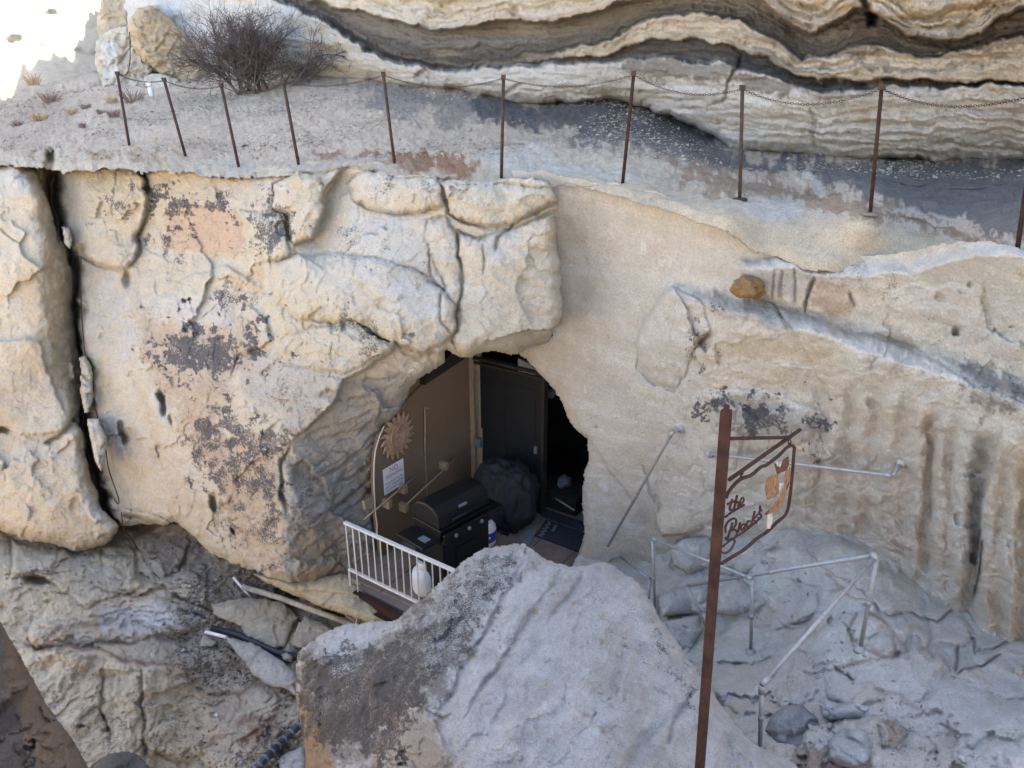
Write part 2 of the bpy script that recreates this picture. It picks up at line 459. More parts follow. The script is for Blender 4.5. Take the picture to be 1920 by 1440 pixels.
# ---- trail terrace on top of the cut wall
TRIM = [(-260, 345), (0, 305), (60, 312), (160, 312), (260, 320), (345, 310), (446, 330), (560, 330), (650, 315), (738, 332), (830, 342), (940, 348), (1040, 350),
        (1110, 352), (1230, 385), (1340, 420), (1420, 470), (1500, 505), (1640, 500), (1790, 480), (1860, 475), (1990, 520), (2260, 600)]
TBACK = [(2260, 285), (1920, 285), (1650, 280), (1500, 270), (1400, 262), (1330, 235), (1250, 190), (1150, 168), (1090, 172), (1000, 180), (900, 168), (850, 150), (700, 135),
         (560, 130), (390, 130), (200, 130), (100, 150), (0, 190), (-260, 250)]
t = Layer('trail', TRIM + TBACK, 2.5,
          [(-100, 322, 'z', -1.5), (0, 302, 'z', -1.40), (242, 284, 'z', -1.22), (345, 302, 'z', -1.257), (446, 322, 'z', -1.33), (560, 322, 'z', -1.26), (738, 322, 'z', -1.2), (940, 338, 'z', -1.2), (1040, 345, 'z', -1.22),
           (1168, 352, 'z', -1.2), (1290, 385, 'z', -1.275), (1386, 376, 'z', -1.22), (1420, 460, 'z', -1.55), (1632, 402, 'z', -1.22), (1640, 480, 'z', -1.55), (1908, 480, 'z', -1.22), (1800, 465, 'z', -1.4), (1990, 490, 'z', -1.22), (2260, 570, 'z', -1.22), (2260, 300, 'y', 7.3),
           (1920, 295, 'y', 8.5), (1650, 292, 'y', 8.9), (1400, 278, 'y', 9.9), (1200, 190, 'y', 11.6), (1000, 190, 'y', 12.3), (850, 165, 'y', 13.3), (700, 150, 'y', 14.3), (500, 150, 'y', 15.2),
           (300, 150, 'y', 16.5), (190, 140, 'y', 17.5), (0, 200, 'y', 15.2), (-200, 250, 'y', 14.5)], (0.54, 0.44, 0.335), warp=(7, 2.5), ragged=0.8)
TRAIL = t
t.rough(0.07, 0.008, 0.0, field='up', fb=0.9)
t.up += 0.022 * fbm(t.P0 * 9.0, 3, 0.6) * (1 - 0.8 * sstep(880, 1000, t.X) * sstep(300, 340, t.Y - 0.1 * (t.X - 900)))
# zones of ground
t.tone((0.46, 0.375, 0.29), -0.1, 0.5, 0.8, 0.6)
t.tone((0.57, 0.48, 0.38), 0.0, 0.5, 1.6, 0.5, seed=9)
t.paint([(1080, 240), (1240, 215), (1330, 250), (1420, 300), (1560, 300), (2000, 300), (2000, 445), (1900, 450), (1760, 410), (1600, 370), (1500, 330), (1380, 330), (1200, 290), (1050, 285)], ASH, 0.9, 9, 20)
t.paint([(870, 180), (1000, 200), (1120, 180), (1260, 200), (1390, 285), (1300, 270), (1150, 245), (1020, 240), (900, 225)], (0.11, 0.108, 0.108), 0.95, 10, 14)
t.paint([(650, 150), (760, 165), (870, 185), (900, 230), (800, 225), (700, 200)], (0.24, 0.22, 0.20), 0.7, 12, 26)
# bare rim rock
rim = [(880, 300), (960, 278), (1100, 268), (1200, 285), (1300, 310), (1400, 335), (1520, 350), (1640, 385), (1760, 425), (1880, 455), (2000, 480), (2000, 560), (1300, 560), (1000, 420), (880, 360)]
t.paint(rim, (0.52, 0.445, 0.345), 1, 10, 20)
t.paint([(1240, 300), (1400, 330), (1540, 355), (1700, 400), (1890, 455), (1890, 480), (1640, 412), (1480, 375), (1380, 362), (1280, 335)], (0.33, 0.235, 0.165), 0.9, 8, 22)
t.paint([(1380, 365), (1480, 372), (1510, 400), (1470, 430), (1400, 415)], (0.56, 0.52, 0.465), 0.6, 10, 14)
t.paint([(890, 290), (1000, 275), (1170, 320), (1230, 345), (1060, 345), (930, 320)], (0.56, 0.51, 0.44), 0.9, 10, 18)
t.paint([(600, 290), (760, 285), (900, 310), (890, 335), (760, 325), (600, 318)], (0.30, 0.175, 0.11), 1.0, 8, 18)
t.paint([(640, 292), (740, 300), (700, 310), (640, 305)], (0.48, 0.42, 0.36), 0.8, 5, 10)
t.paint([(130, 285), (340, 285), (345, 318), (230, 320), (140, 312)], (0.42, 0.30, 0.19), 0.8, 8, 20)
t.paint([(-60, 285), (60, 290), (75, 318), (-60, 325)], (0.40, 0.28, 0.17), 0.9, 8, 16)
t.paint([(340, 300), (560, 305), (640, 300), (640, 330), (340, 335)], (0.48, 0.44, 0.375), 0.8, 8, 18)
t.paint([(-260, 200), (100, 150), (150, 230), (60, 280), (-260, 340)], (0.42, 0.33, 0.26), 0.7, 20, 20)
# bare rock lip all along the edge, rolling over
dl = pdist(t.WX, t.WY, TRIM)[0]
lipm = (1 - sstep(8, 26 + 14 * t.n3, dl + 14 * t.n2)) * (1 - 0.0 * t.X)
lipc = np.where((t.X > 1040)[..., None], np.array((0.55, 0.455, 0.33)), np.array((0.54, 0.455, 0.345)))
t.col[:] = t.col * (1 - 0.9 * lipm[..., None]) + lipc * 0.9 * lipm[..., None]
t.up -= 0.05 * (1 - sstep(0, 14, dl))
t.paint([(1060, 352), (1170, 348), (1290, 378), (1400, 402), (1480, 425), (1560, 408), (1700, 430), (1880, 468), (1990, 500), (1990, 540), (1300, 540), (1060, 420)], (0.55, 0.455, 0.325), 0.95, 10, 16)
t.paint([(1390, 368), (1480, 375), (1505, 402), (1465, 428), (1400, 415)], (0.56, 0.52, 0.465), 0.6, 10, 12)
t.ledge([(880, 305), (960, 282), (1100, 272), (1200, 290), (1300, 318), (1400, 340)], 0.10, 30, right=False)
for pl in ([(1470, 330), (1500, 345), (1540, 375)], [(1640, 390), (1760, 425), (1880, 458)], [(1240, 318), (1330, 335), (1440, 352)]):
    t.crack(pl, 3, 0.06)
t.line([(1480, 312), (1500, 325), (1530, 345), (1545, 360)], 4, (0.5, 0.47, 0.42))
t.line([(1665, 392), (1740, 402), (1820, 420)], 2.5, (0.5, 0.46, 0.41))
t.hole(90, 300, 14, 24, 0.8)
t.build(SOIL, 1.2)

# ---- canyon ground: low in front of the dwelling, rising to the opposite bank the viewer stands on
gx, gy = np.meshgrid(np.concatenate([np.linspace(-900, -40, 20), np.linspace(-36, 36, 90), np.linspace(40, 900, 20)]), np.concatenate([np.linspace(-900, -50, 20), np.linspace(-46, 30, 70), np.linspace(35, 900, 16)]))
gz = -9.0 + 7.3 * sstep(1.6, -0.3, gy) * 1.0
gz = np.where(gy < -4, gz + 0.16 * np.minimum(-4 - gy, 40), gz)  # unseen slope behind the viewer, raised to bounce warm sunlight
lnw = 8.2 - 0.57 * np.clip(gx, -12, 6)
keep = sstep(-8.8, -7.8, gx)
gz = np.where(gy > 1, gz + 6.5 * sstep(4.2, 5.2, gy - lnw) * keep + 14 * sstep(6.4, 9.0, gy - lnw) * keep, gz)  # unseen plateau raised behind the cliff shell to block leaking sun
gq = np.stack([gx, gy, gx * 0], -1)
gz = gz + np.where(gy < -2, 0.5 * fbm(gq * 0.12, 3), 0.1 * fbm(gq * 0.5, 2))
ni = np.arange(gx.size).reshape(gx.shape)
gqd = np.stack([ni[:-1, :-1].ravel(), ni[:-1, 1:].ravel(), ni[1:, 1:].ravel(), ni[1:, :-1].ravel()], 1)
gcol = np.ones((gx.size, 3)) * np.array((0.44, 0.35, 0.245))
go = mesh_np('ground', np.stack([gx, gy, gz], -1).reshape(-1, 3), gqd, SOIL, gcol)
go['kind'] = 'structure'

# ---- overhanging upper cliff with its curved beds
def curve(L_):
    a = np.array(L_, float)
    return lambda x: np.interp(x, a[:, 0], a[:, 1])
cA = curve([(-500, -130), (400, -60), (560, -12), (600, 2), (660, 20), (760, 42), (850, 54), (900, 42), (960, 36), (1020, 38), (1060, 30), (1110, 20), (1180, 0), (1240, -14), (1400, -16), (1440, 5), (1480, 48), (1520, 60), (1550, 45), (1600, 18), (1640, 26), (1700, 60), (1740, 75), (1800, 72), (1840, 60), (1870, 26), (1920, 12), (2000, 10)])
cB = curve([(-500, -120), (400, -45), (560, -2), (620, 25), (680, 70), (740, 95), (800, 112), (860, 120), (920, 117), (1000, 112), (1030, 108), (1080, 92), (1150, 70), (1200, 46), (1250, 33), (1320, 28), (1380, 38), (1430, 60), (1470, 90), (1510, 112), (1550, 104), (1600, 84), (1660, 92), (1720, 105), (1760, 110), (1830, 85), (1880, 70), (2000, 60)])
cC = curve([(-500, -115), (400, -42), (560, 2), (620, 29), (680, 74), (740, 99), (800, 115), (860, 123), (920, 120), (1000, 116), (1030, 113), (1080, 110), (1130, 104), (1180, 88), (1230, 75), (1290, 71), (1350, 79), (1400, 94), (1450, 119), (1500, 144), (1540, 152), (1600, 148), (1660, 145), (1740, 150), (1800, 152), (1860, 155), (2000, 150)])
cD = curve([(-500, -110), (400, -38), (560, 12), (640, 60), (700, 100), (760, 122), (840, 133), (880, 127), (920, 122), (1000, 121), (1080, 120), (1130, 116), (1180, 108), (1230, 106), (1290, 112), (1350, 118), (1400, 128), (1450, 146), (1500, 163), (1540, 172), (1600, 166), (1650, 160), (1720, 161), (1800, 160), (2000, 160)])
cE = curve([(-500, 120), (190, 125), (390, 168), (560, 152), (700, 158), (760, 170), (850, 164), (900, 184), (1000, 197), (1090, 189), (1150, 184), (1250, 210), (1330, 248), (1380, 278), (1420, 285), (1500, 290), (1560, 299), (1650, 296), (1750, 300), (2000, 300)])
up = Layer('upper_cliff', [(205, 140), (225, 60), (190, 5), (175, -120), (180, -700), (2300, -700), (2300, 310), (1650, 312), (1560, 312), (1500, 302), (1420, 296), (1330, 262), (1250, 222), (1150, 196), (1090, 200), (1000, 208), (900, 195), (850, 176), (760, 182), (700, 170), (560, 165), (390, 180)], 2.5,
           [(2300, 300, 'y', 7.0), (1920, 300, 'y', 8.2), (1650, 298, 'y', 8.6), (1400, 283, 'y', 9.5), (1200, 197, 'y', 10.8), (1000, 197, 'y', 12.0), (850, 165, 'y', 13.0), (700, 158, 'y', 14.0), (500, 160, 'y', 15.5), (300, 150, 'y', 17.5), (200, 120, 'y', 20.0),
            (2300, -100, 'y', 6.3), (1920, 0, 'y', 7.2), (1500, 0, 'y', 8.3), (1100, 0, 'y', 10.6), (700, 0, 'y', 13.2), (450, 0, 'y', 16.0), (200, 0, 'y', 20.5),
            (2300, -700, 'y', 6.2), (1500, -700, 'y', 8.0), (900, -700, 'y', 11.0), (200, -700, 'y', 20.5)], (0.55, 0.495, 0.41), warp=(9, 3.5))
U = up
yy = U.WY
ya, yb, yc, yd, ye = [f(U.WX) for f in (cA, cB, cC, cD, cE)]
sdA, sdB, sdC, sdD, sdE = yy - ya, yy - yb, yy - yc, yy - yd, yy - ye
# section: top bed juts out, shale band recessed, lens bed, second band, big bulge, undercut foot
U.off += 0.34 * sstep(-2, 7, sdA) * (1 - 0.35 * sstep(0, 40, sdA))
U.off -= 0.22 * np.exp(-np.clip(-sdA, 0, 200) / 16.0) * (sdA < 0)
lens = (sstep(-2, 2, sdB) * (1 - sstep(-2, 2, sdC))) * sstep(3, 12, yc - yb)
U.off -= 0.16 * lens
U.off += 0.09 * sstep(-1, 4, sdC) * (1 - sstep(-4, 6, sdD))
fr = np.clip(sdD / np.maximum(ye - yd, 8), 0, 1)
U.off -= sstep(0, 3, sdD) * (0.38 * np.sqrt(np.clip(1 - (1.55 * fr - 0.62) ** 2 / 0.8649, 0, 1)))
U.off += 0.8 * sstep(0, 9, sdE)
U.rough(0.16, 0.02, 0.015, strata=0.06, sdir=(0.5, 0.5, 7.0), chip=0.014, fb=0.5)
stk = np.stack([ya, yb, np.maximum(yc, yb + 2), np.maximum(yd, np.maximum(yc, yb + 2) + 2), np.maximum(ye, yd + 12)])
cbv = (0.0, 2.2, 3.2, 4.0, 9.0)
cb = -np.maximum(ya - yy, 0) / 22.0
for k_ in range(4):
    seg_ = np.clip((yy - stk[k_]) / np.maximum(stk[k_ + 1] - stk[k_], 3), 0, 1)
    cb = cb + (cbv[k_ + 1] - cbv[k_]) * seg_
cbw = cb + 0.25 * U.n3 + 0.10 * U.n2
xs_ = U.P0[..., 0] * 0.35
bed = perlin(np.stack([cbw * 2.3, xs_, 0 * xs_ + 2.2], -1)) + 0.6 * perlin(np.stack([cbw * 5.5, xs_ * 2, 0 * xs_ + 7.2], -1))
bt = bed * 3.0
bq = sstep(0, 6, sdD)
U.off += (0.024 - 0.014 * bq + 0.01 * bq * sstep(1450, 1600, U.X)) * (np.floor(bt) + sstep(0.40, 0.60, bt - np.floor(bt)))
nn = 0.5 * fbm(U.P0 * np.array((1.0, 1.0, 5.0)) * 0.9 + 12, 4) + 0.35 * bed
def setc(m, c): U.col[:] = U.col * (1 - m[..., None]) + np.array(c) * m[..., None]
setc(sstep(-3, 3, sdA), (0.22, 0.21, 0.20))
# gritty band: darkest on its lower edge
bw = np.clip(sdA / np.maximum(yb - ya, 6), 0, 1)
setc(sstep(-3, 3, sdA) * (1 - sstep(-3, 3, sdB)) * sstep(-0.2, 0.35, bw - 0.55 + 0.5 * nn), (0.115, 0.11, 0.107))
setc(sstep(-3, 3, sdA) * (1 - sstep(-3, 3, sdB)) * sstep(0.15, 0.5, nn) * 0.7, (0.36, 0.31, 0.24))
setc(lens, (0.54, 0.485, 0.40)); setc(lens * sstep(0.0, 0.4, nn), (0.58, 0.54, 0.47))
U.col[:] = U.col
setc(sstep(-2, 3, sdC) * (1 - sstep(-4, 6, sdD)), (0.10, 0.098, 0.098))
bul = sstep(-5, 5, sdD)
setc(bul, (0.54, 0.515, 0.47)); setc(bul * sstep(-0.1, 0.35, nn) * 0.75, (0.60, 0.58, 0.545)); setc(bul * sstep(0.25, 0.6, -nn) * 0.6, (0.41, 0.38, 0.33))
setc(np.exp(-((sdA + 4) / 5.0) ** 2) * 0.5 * sstep(800, 950, U.X), (0.36, 0.20, 0.10))
setc(sstep(900, 1100, U.X) * (sdA < -15) * sstep(1400, 1600, U.X) * 0.25, (0.52, 0.43, 0.31))
# dark wash below second band over the crest and right
U.paint([(1180, 100), (1300, 112), (1420, 140), (1520, 172), (1460, 176), (1340, 150), (1240, 140), (1160, 130)], (0.19, 0.17, 0.15), 0.8, 12, 18)
U.paint([(1500, 165), (1700, 165), (1640, 185), (1540, 200)], (0.28, 0.25, 0.22), 0.6, 10, 14)
U.paint([(560, 30), (640, 70), (700, 110), (760, 130), (730, 160), (600, 150), (560, 120)], (0.60, 0.55, 0.45), 0.8, 14, 18)
U.paint([(1450, 30), (1480, 60), (1560, 70), (1620, 40), (1660, 80), (1620, 110), (1540, 100), (1460, 85)], (0.12, 0.105, 0.095), 0.7, 10, 20)
U.paint([(1700, 62), (1800, 80), (1920, 60), (2000, 60), (2000, 95), (1830, 100), (1740, 95)], (0.13, 0.115, 0.10), 0.7, 8, 20)
U.paint([(1520, 112), (1700, 118), (2000, 90), (2000, 150), (1540, 148)], (0.56, 0.51, 0.43), 0.6, 8, 18)
U.paint([(1560, 205), (1700, 212), (1620, 222), (1560, 215)], (0.42, 0.30, 0.19), 0.6, 6, 10)
U.lichen([(1040, 120), (1200, 130), (1440, 170), (1500, 290), (1380, 270), (1250, 200), (1100, 180)], 0.36, 20, 30)
U.lichen([(1600, 170), (2000, 190), (2000, 300), (1560, 298), (1520, 220)], 0.3, 20, 40)
for k in range(16):
    xa = 1080 + 60 * k; ybse = 175 + 8 * k + (k * 37 % 40)
    ybse = min(ybse, cE(xa) - 15)
    U.crack([(xa, ybse), (xa + 60, ybse + 4), (xa + 130, ybse + 2 + (k * 13 % 9))], 1.6, 0.05)
U.crack([(1395, 100), (1372, 140), (1360, 180), (1330, 200)], 2.0, 0.10)
U.crack([(1360, 180), (1385, 190)], 1.5, 0.06)
U.crack([(1615, -20), (1628, 25), (1640, 50)], 5, 0.5)
U.crack([(1515, 200), (1530, 230), (1520, 285)], 2, 0.06)
for pl in ([(1480, 30), (1500, 45), (1550, 48)], [(1640, 20), (1700, 45), (1790, 50), (1830, 20)], [(1700, 60), (1760, 78), (1840, 62)], [(1480, 5), (1560, 20), (1620, 10)], [(960, 10), (970, 20), (960, 36)], [(830, 5), (850, 20), (870, 40)], [(1650, 30), (1720, 25), (1920, 0)], [(1560, 95), (1700, 108), (1920, 100)]):
    U.ledge(pl, 0.14, 20)
U.ledge([(770, 150), (800, 132), (815, 140), (805, 165)], 0.2, 16)
U.crack([(945, 185), (955, 170), (985, 152)], 2, 0.1)
U.crack([(840, 120), (905, 128)], 2, 0.05)
U.hole(1480, 118, 10, 5, 0.1); U.hole(1550, 128, 10, 5, 0.08); U.hole(1605, 130, 14, 6, 0.1)
thin = sstep(0.22, 0.34, perlin(np.stack([cbw * 4.5 + 3, xs_ * 1.5, 0 * xs_ + 5.2], -1))) * sstep(-0.2, 0.2, fbm(U.P0 * 0.5 + 3, 2) + 0.15)
setc(thin * 0.55 * (1 - bul) * (sdA > -4), (0.17, 0.165, 0.165)); setc(thin * 0.22 * (sdA <= -4), (0.30, 0.25, 0.19)); setc(thin * 0.25 * bul * (0.3 + 0.7 * sstep(1400, 1600, U.X)), (0.33, 0.32, 0.31))
U.build(ROCK, 3.0)
cr_ = Layer('unseen_crest', [(235, -60), (2600, -60), (2600, -1500), (1500, -2000), (1100, -3000), (-270, -3000), (-150, -2300), (85, -900)], 16,  # unseen cliff top added above the view, shaped to shade the scene
           [(2300, -100, 'y', 6.6), (1920, 0, 'y', 7.6), (1500, 0, 'y', 8.8), (1100, 0, 'y', 11.1), (700, 0, 'y', 13.8), (450, 0, 'y', 16.6), (150, 0, 'y', 21.0),
            (2300, -1500, 'y', 7.0), (1500, -1500, 'y', 9.0), (900, -2000, 'y', 13.0), (900, -3000, 'y', 13.5), (-150, -3000, 'y', 21.5), (0, -2200, 'y', 21.5), (200, -700, 'y', 21.0), (900, -700, 'y', 11.8)], CREAM, warp=(20, 6))
cr_.rough(0.5, 0.1, 0.03, strata=0.2)
cr_.build(ROCK, 4.0)

# ---- cut face left of the dwelling
cw = Layer('cliff_face', [(-60, 985), (-60, 305), (0, 300), (60, 306), (160, 306), (260, 314), (345, 304), (446, 324), (560, 324), (650, 309), (738, 326), (830, 335), (940, 341), (1000, 330), (1030, 338), (1049, 380),
                    (1044, 420), (1046, 480), (1053, 530), (1051, 590), (1045, 625), (1030, 645), (1000, 655), (970, 664), (930, 660), (900, 665), (860, 668),
                    (838, 655), (835, 680), (800, 705), (778, 722), (748, 760), (722, 796), (712, 830), (710, 900), (715, 1000), (740, 1060), (700, 1090), (655, 1092), (610, 1092), (545, 1097), (520, 1090), (450, 1065), (400, 1035), (360, 1000), (330, 985), (232, 990)], 2.0,
           [(-60, 310, 'y', 12.6), (-60, 650, 'y', 11.5), (-60, 985, 'y', 10.8), (85, 310, 'y', 11.9), (240, 300, 'y', 11.0), (345, 300, 'y', 10.3), (446, 322, 'y', 9.8), (560, 322, 'y', 9.25), (738, 322, 'y', 8.8), (940, 338, 'y', 8.2), (1040, 345, 'y', 7.95),
            (120, 650, 'y', 10.5), (120, 985, 'y', 9.9), (230, 990, 'y', 9.35), (400, 1040, 'y', 8.6), (540, 1095, 'y', 7.75), (300, 650, 'y', 9.7), (500, 650, 'y', 8.6), (500, 850, 'y', 8.15), (400, 450, 'y', 9.8), (620, 700, 'y', 8.0),
            (700, 560, 'y', 8.0), (860, 600, 'y', 7.75), (960, 655, 'y', 7.7), (1045, 600, 'y', 7.75), (700, 430, 'y', 8.5), (860, 420, 'y', 8.1), (1040, 430, 'y', 7.85), (540, 1000, 'y', 7.95), (640, 1000, 'y', 7.8), (660, 850, 'y', 7.9), (750, 1000, 'y', 7.7)], CREAM, warp=(7, 3))
W = cw
W.rough(0.10, 0.0, 0.010, terr=0.018, chip=0.010, fb=0.7)
W.facet(130, 0.012, 0.085, 1.4, 2, -0.4, 0.1, soft=0.05, gr=0); W.facet(52, 0.012, 0.026, 1.5, 3, 0.0, 0.3); W.facet(24, 0.009, 0.02, 1.3, 6, 0.0, 0.3)
W.edge(26, 0.35, W.poly[15:]); W.edge(12, 0.10, TRIM)
# corner into the recess
W.ramp([(900, 640), (760, 668), (700, 700), (640, 718), (632, 755), (590, 800), (545, 835), (536, 890), (545, 960), (530, 1040), (535, 1110)], 0.0062, 1.15, right=False)
W.ledge([(860, 655), (800, 668), (742, 640), (735, 660), (690, 690), (640, 712), (628, 752), (585, 800), (540, 832)], 0.30, 90, 4, right=False)
W.ledge([(540, 832), (560, 826), (620, 800), (650, 790), (720, 760)], 0.07, 30, 3, right=True)
for pl in ([(640, 718), (700, 712), (760, 706)], [(630, 762), (690, 760), (760, 735)], [(560, 838), (640, 812), (700, 806), (740, 770)], [(580, 905), (640, 870), (720, 800)], [(560, 960), (640, 920), (705, 850)], [(590, 1000), (660, 950), (710, 905)], [(548, 1010), (600, 985), (660, 975)]):
    W.ledge(pl, 0.06, 22, 2.5, right=True)
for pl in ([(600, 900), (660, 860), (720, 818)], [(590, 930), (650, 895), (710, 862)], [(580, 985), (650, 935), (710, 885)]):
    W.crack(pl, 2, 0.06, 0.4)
jm = sstep(0, 30, -pdist(W.WX, W.WY, [(760, 668), (700, 700), (640, 718), (632, 755), (590, 800), (545, 835), (536, 890), (545, 960), (530, 1040), (535, 1110)])[0] * pdist(W.WX, W.WY, [(760, 668), (700, 700), (640, 718), (632, 755), (590, 800), (545, 835), (536, 890), (545, 960), (530, 1040), (535, 1110)])[1]) * sstep(660, 720, W.Y) * sstep(530, 560, W.X)
jc = W.WX * 0.56 + W.WY * 0.83 + 4 * W.n3
ja = W.WX * 0.83 - W.WY * 0.56
jn = perlin(np.stack([jc / 24, ja / 600, 0 * jc + 1.5], -1)) + 0.6 * perlin(np.stack([jc / 9, ja / 420, 0 * jc + 4.5], -1))
jf = jn * 2.2; W.off += jm * 0.02 * (np.floor(jf) + sstep(0.35, 0.65, jf - np.floor(jf)))
W.crack([(96, 300), (100, 380), (109, 440), (131, 475), (138, 520), (142, 620), (154, 690), (160, 740), (160, 790), (168, 850), (180, 905), (198, 960), (226, 995)], 8, 1.3, taper=False)
W.facet(62, 0.035, 0.11, 1.7, 41, -0.9, -0.6, jm, soft=0.06, gr=0)
# named blocks along the top
W.pillow([(108, 300), (160, 306), (250, 312), (270, 330), (278, 370), (274, 410), (263, 440), (263, 470), (249, 490), (236, 506), (205, 500), (172, 492), (145, 480), (120, 460), (112, 420)], 0.42, 42, 0.22, 4)
W.crack([(215, 320), (214, 380), (222, 410)], 4, 0.05)
W.pillow([(512, 345), (560, 325), (602, 330), (606, 362), (600, 400), (588, 440), (556, 462), (538, 440), (540, 400), (514, 388)], 0.30, 22, 0.1, 3)
W.ledge([(655, 300), (606, 362), (600, 402), (590, 440), (556, 462)], 0.28, 55, 3, right=False)
W.pillow([(650, 345), (668, 330), (720, 322), (790, 326), (824, 336), (830, 384), (792, 396), (740, 401), (700, 395), (662, 374)], 0.28, 26, 0.12, 3)
W.pillow([(827, 346), (870, 337), (940, 341), (1008, 324), (1030, 338), (1047, 378), (1030, 386), (1000, 400), (962, 420), (920, 426), (872, 416), (838, 400)], 0.30, 30, 0.14, 3)
W.ledge([(930, 340), (950, 375), (940, 418)], 0.06, 40)
W.pillow([(455, 392), (530, 402), (546, 480), (497, 494), (470, 452)], 0.18, 12, 0.04, 3, tilt=(-0.001, 0.001))
W.pillow([(312, 385), (450, 388), (468, 450), (448, 472), (440, 481), (306, 471), (300, 430)], -0.05, 10, 0.03, 3)
# hanging lobes over the entrance
W.pillow([(858, 432), (900, 450), (960, 430), (1040, 396), (1046, 470), (1054, 520), (1052, 590), (1032, 640), (1000, 656), (930, 662), (872, 668), (846, 640), (858, 600), (868, 540), (862, 480)], 0.22, 46, 0.10, 3)
W.pillow([(800, 412), (835, 408), (858, 440), (862, 500), (866, 560), (848, 640), (826, 600), (835, 540), (800, 470)], 0.14, 24, 0.06, 3)
W.pillow([(505, 490), (600, 472), (700, 484), (770, 500), (828, 545), (858, 575), (850, 622), (824, 652), (780, 674), (738, 642), (690, 605), (560, 600), (512, 565)], 0.24, 60, 0.07, 3)
W.pillow([(600, 612), (690, 612), (738, 648), (720, 668), (640, 700), (580, 690), (500, 668), (540, 630)], 0.12, 40, 0.05, 3)
W.ledge([(985, 500), (968, 540), (985, 590), (1010, 620)], 0.08, 30, right=False)
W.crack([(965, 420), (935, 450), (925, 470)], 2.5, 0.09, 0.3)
W.crack([(800, 470), (806, 520), (838, 560)], 2, 0.06)
W.crack([(905, 455), (908, 480), (905, 520)], 1.8, 0.05)
# spalled skins and cracks in the middle of the face
W.ledge([(305, 471), (440, 481), (450, 470), (470, 470), (496, 494)], 0.07, 26, 2.5, right=True)
W.ledge([(420, 620), (470, 575), (500, 600), (505, 640), (490, 655), (450, 660), (430, 700), (425, 725)], 0.09, 35, 2.5, right=False)
W.ledge([(425, 728), (450, 665), (520, 670), (600, 690)], 0.06, 40, 2.5, right=False)
W.ledge([(300, 560), (350, 520), (420, 500), (500, 545)], 0.06, 50, 3, right=False)
W.ledge([(440, 545), (500, 550), (490, 530), (470, 500)], 0.05, 20, 2, right=False)
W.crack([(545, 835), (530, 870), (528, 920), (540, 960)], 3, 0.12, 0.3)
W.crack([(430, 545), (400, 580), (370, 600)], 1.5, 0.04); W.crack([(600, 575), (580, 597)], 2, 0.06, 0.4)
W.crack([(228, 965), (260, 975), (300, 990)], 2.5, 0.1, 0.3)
W.crack([(230, 950), (290, 968), (350, 990)], 2, 0.06)
W.hole(305, 752, 11, 30, 0.42, -14); W.hole(233, 815, 11, 24, 0.42, -14); W.hole(401, 944, 11, 21, 0.40, -18); W.hole(437, 1000, 6, 14, 0.2, -20); W.hole(240, 522, 9, 18, 0.25, -14); W.hole(322, 785, 5, 14, 0.15, -14)
W.hole(197, 630, 9, 20, 0.05); W.hole(320, 680, 14, 40, 0.06, -10)
# colour
W.tone((0.56, 0.49, 0.37), 0.0, 0.5, 0.8, 0.6); W.tone((0.46, 0.34, 0.20), 0.05, 0.6, 1.1, 0.5, seed=5); W.tone((0.53, 0.50, 0.45), 0.1, 0.5, 1.7, 0.5, seed=11)
W.paint([(312, 390), (450, 392), (466, 446), (444, 476), (306, 468)], (0.53, 0.385, 0.275), 0.95, 5, 6)
W.paint([(420, 520), (490, 505), (500, 548), (440, 545)], (0.55, 0.40, 0.26), 0.8, 5, 8)
W.paint([(110, 312), (260, 312), (275, 360), (220, 380), (120, 360)], (0.50, 0.46, 0.39), 0.7, 14, 18)
W.paint([(290, 325), (500, 325), (520, 390), (320, 385)], (0.50, 0.46, 0.40), 0.7, 14, 18)
W.paint([(600, 400), (800, 405), (850, 480), (760, 500), (560, 470)], (0.53, 0.50, 0.44), 0.75, 16, 22)
W.paint([(660, 400), (800, 405), (760, 430), (640, 440)], (0.52, 0.51, 0.48), 0.8, 12, 14)
W.paint([(420, 640), (520, 670), (620, 690), (630, 740), (560, 810), (500, 790), (440, 720)], (0.44, 0.40, 0.35), 0.85, 14, 18)
W.paint([(260, 590), (480, 600), (500, 660), (440, 720), (420, 800), (520, 840), (540, 960), (520, 1080), (440, 1040), (400, 900), (330, 780), (270, 680)], (0.45, 0.33, 0.235), 0.7, 24, 26)
W.paint([(280, 560), (420, 560), (440, 610), (300, 610)], (0.55, 0.50, 0.44), 0.8, 14, 18)
W.paint([(480, 560), (700, 600), (740, 650), (640, 690), (500, 660)], (0.55, 0.47, 0.34), 0.6, 16, 20)
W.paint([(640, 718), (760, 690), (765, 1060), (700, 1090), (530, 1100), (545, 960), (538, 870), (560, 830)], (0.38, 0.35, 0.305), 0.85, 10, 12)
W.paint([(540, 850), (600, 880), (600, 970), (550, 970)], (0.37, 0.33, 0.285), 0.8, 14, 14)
W.paint([(560, 1000), (640, 990), (655, 1085), (550, 1095)], (0.40, 0.315, 0.215), 0.8, 10, 14)
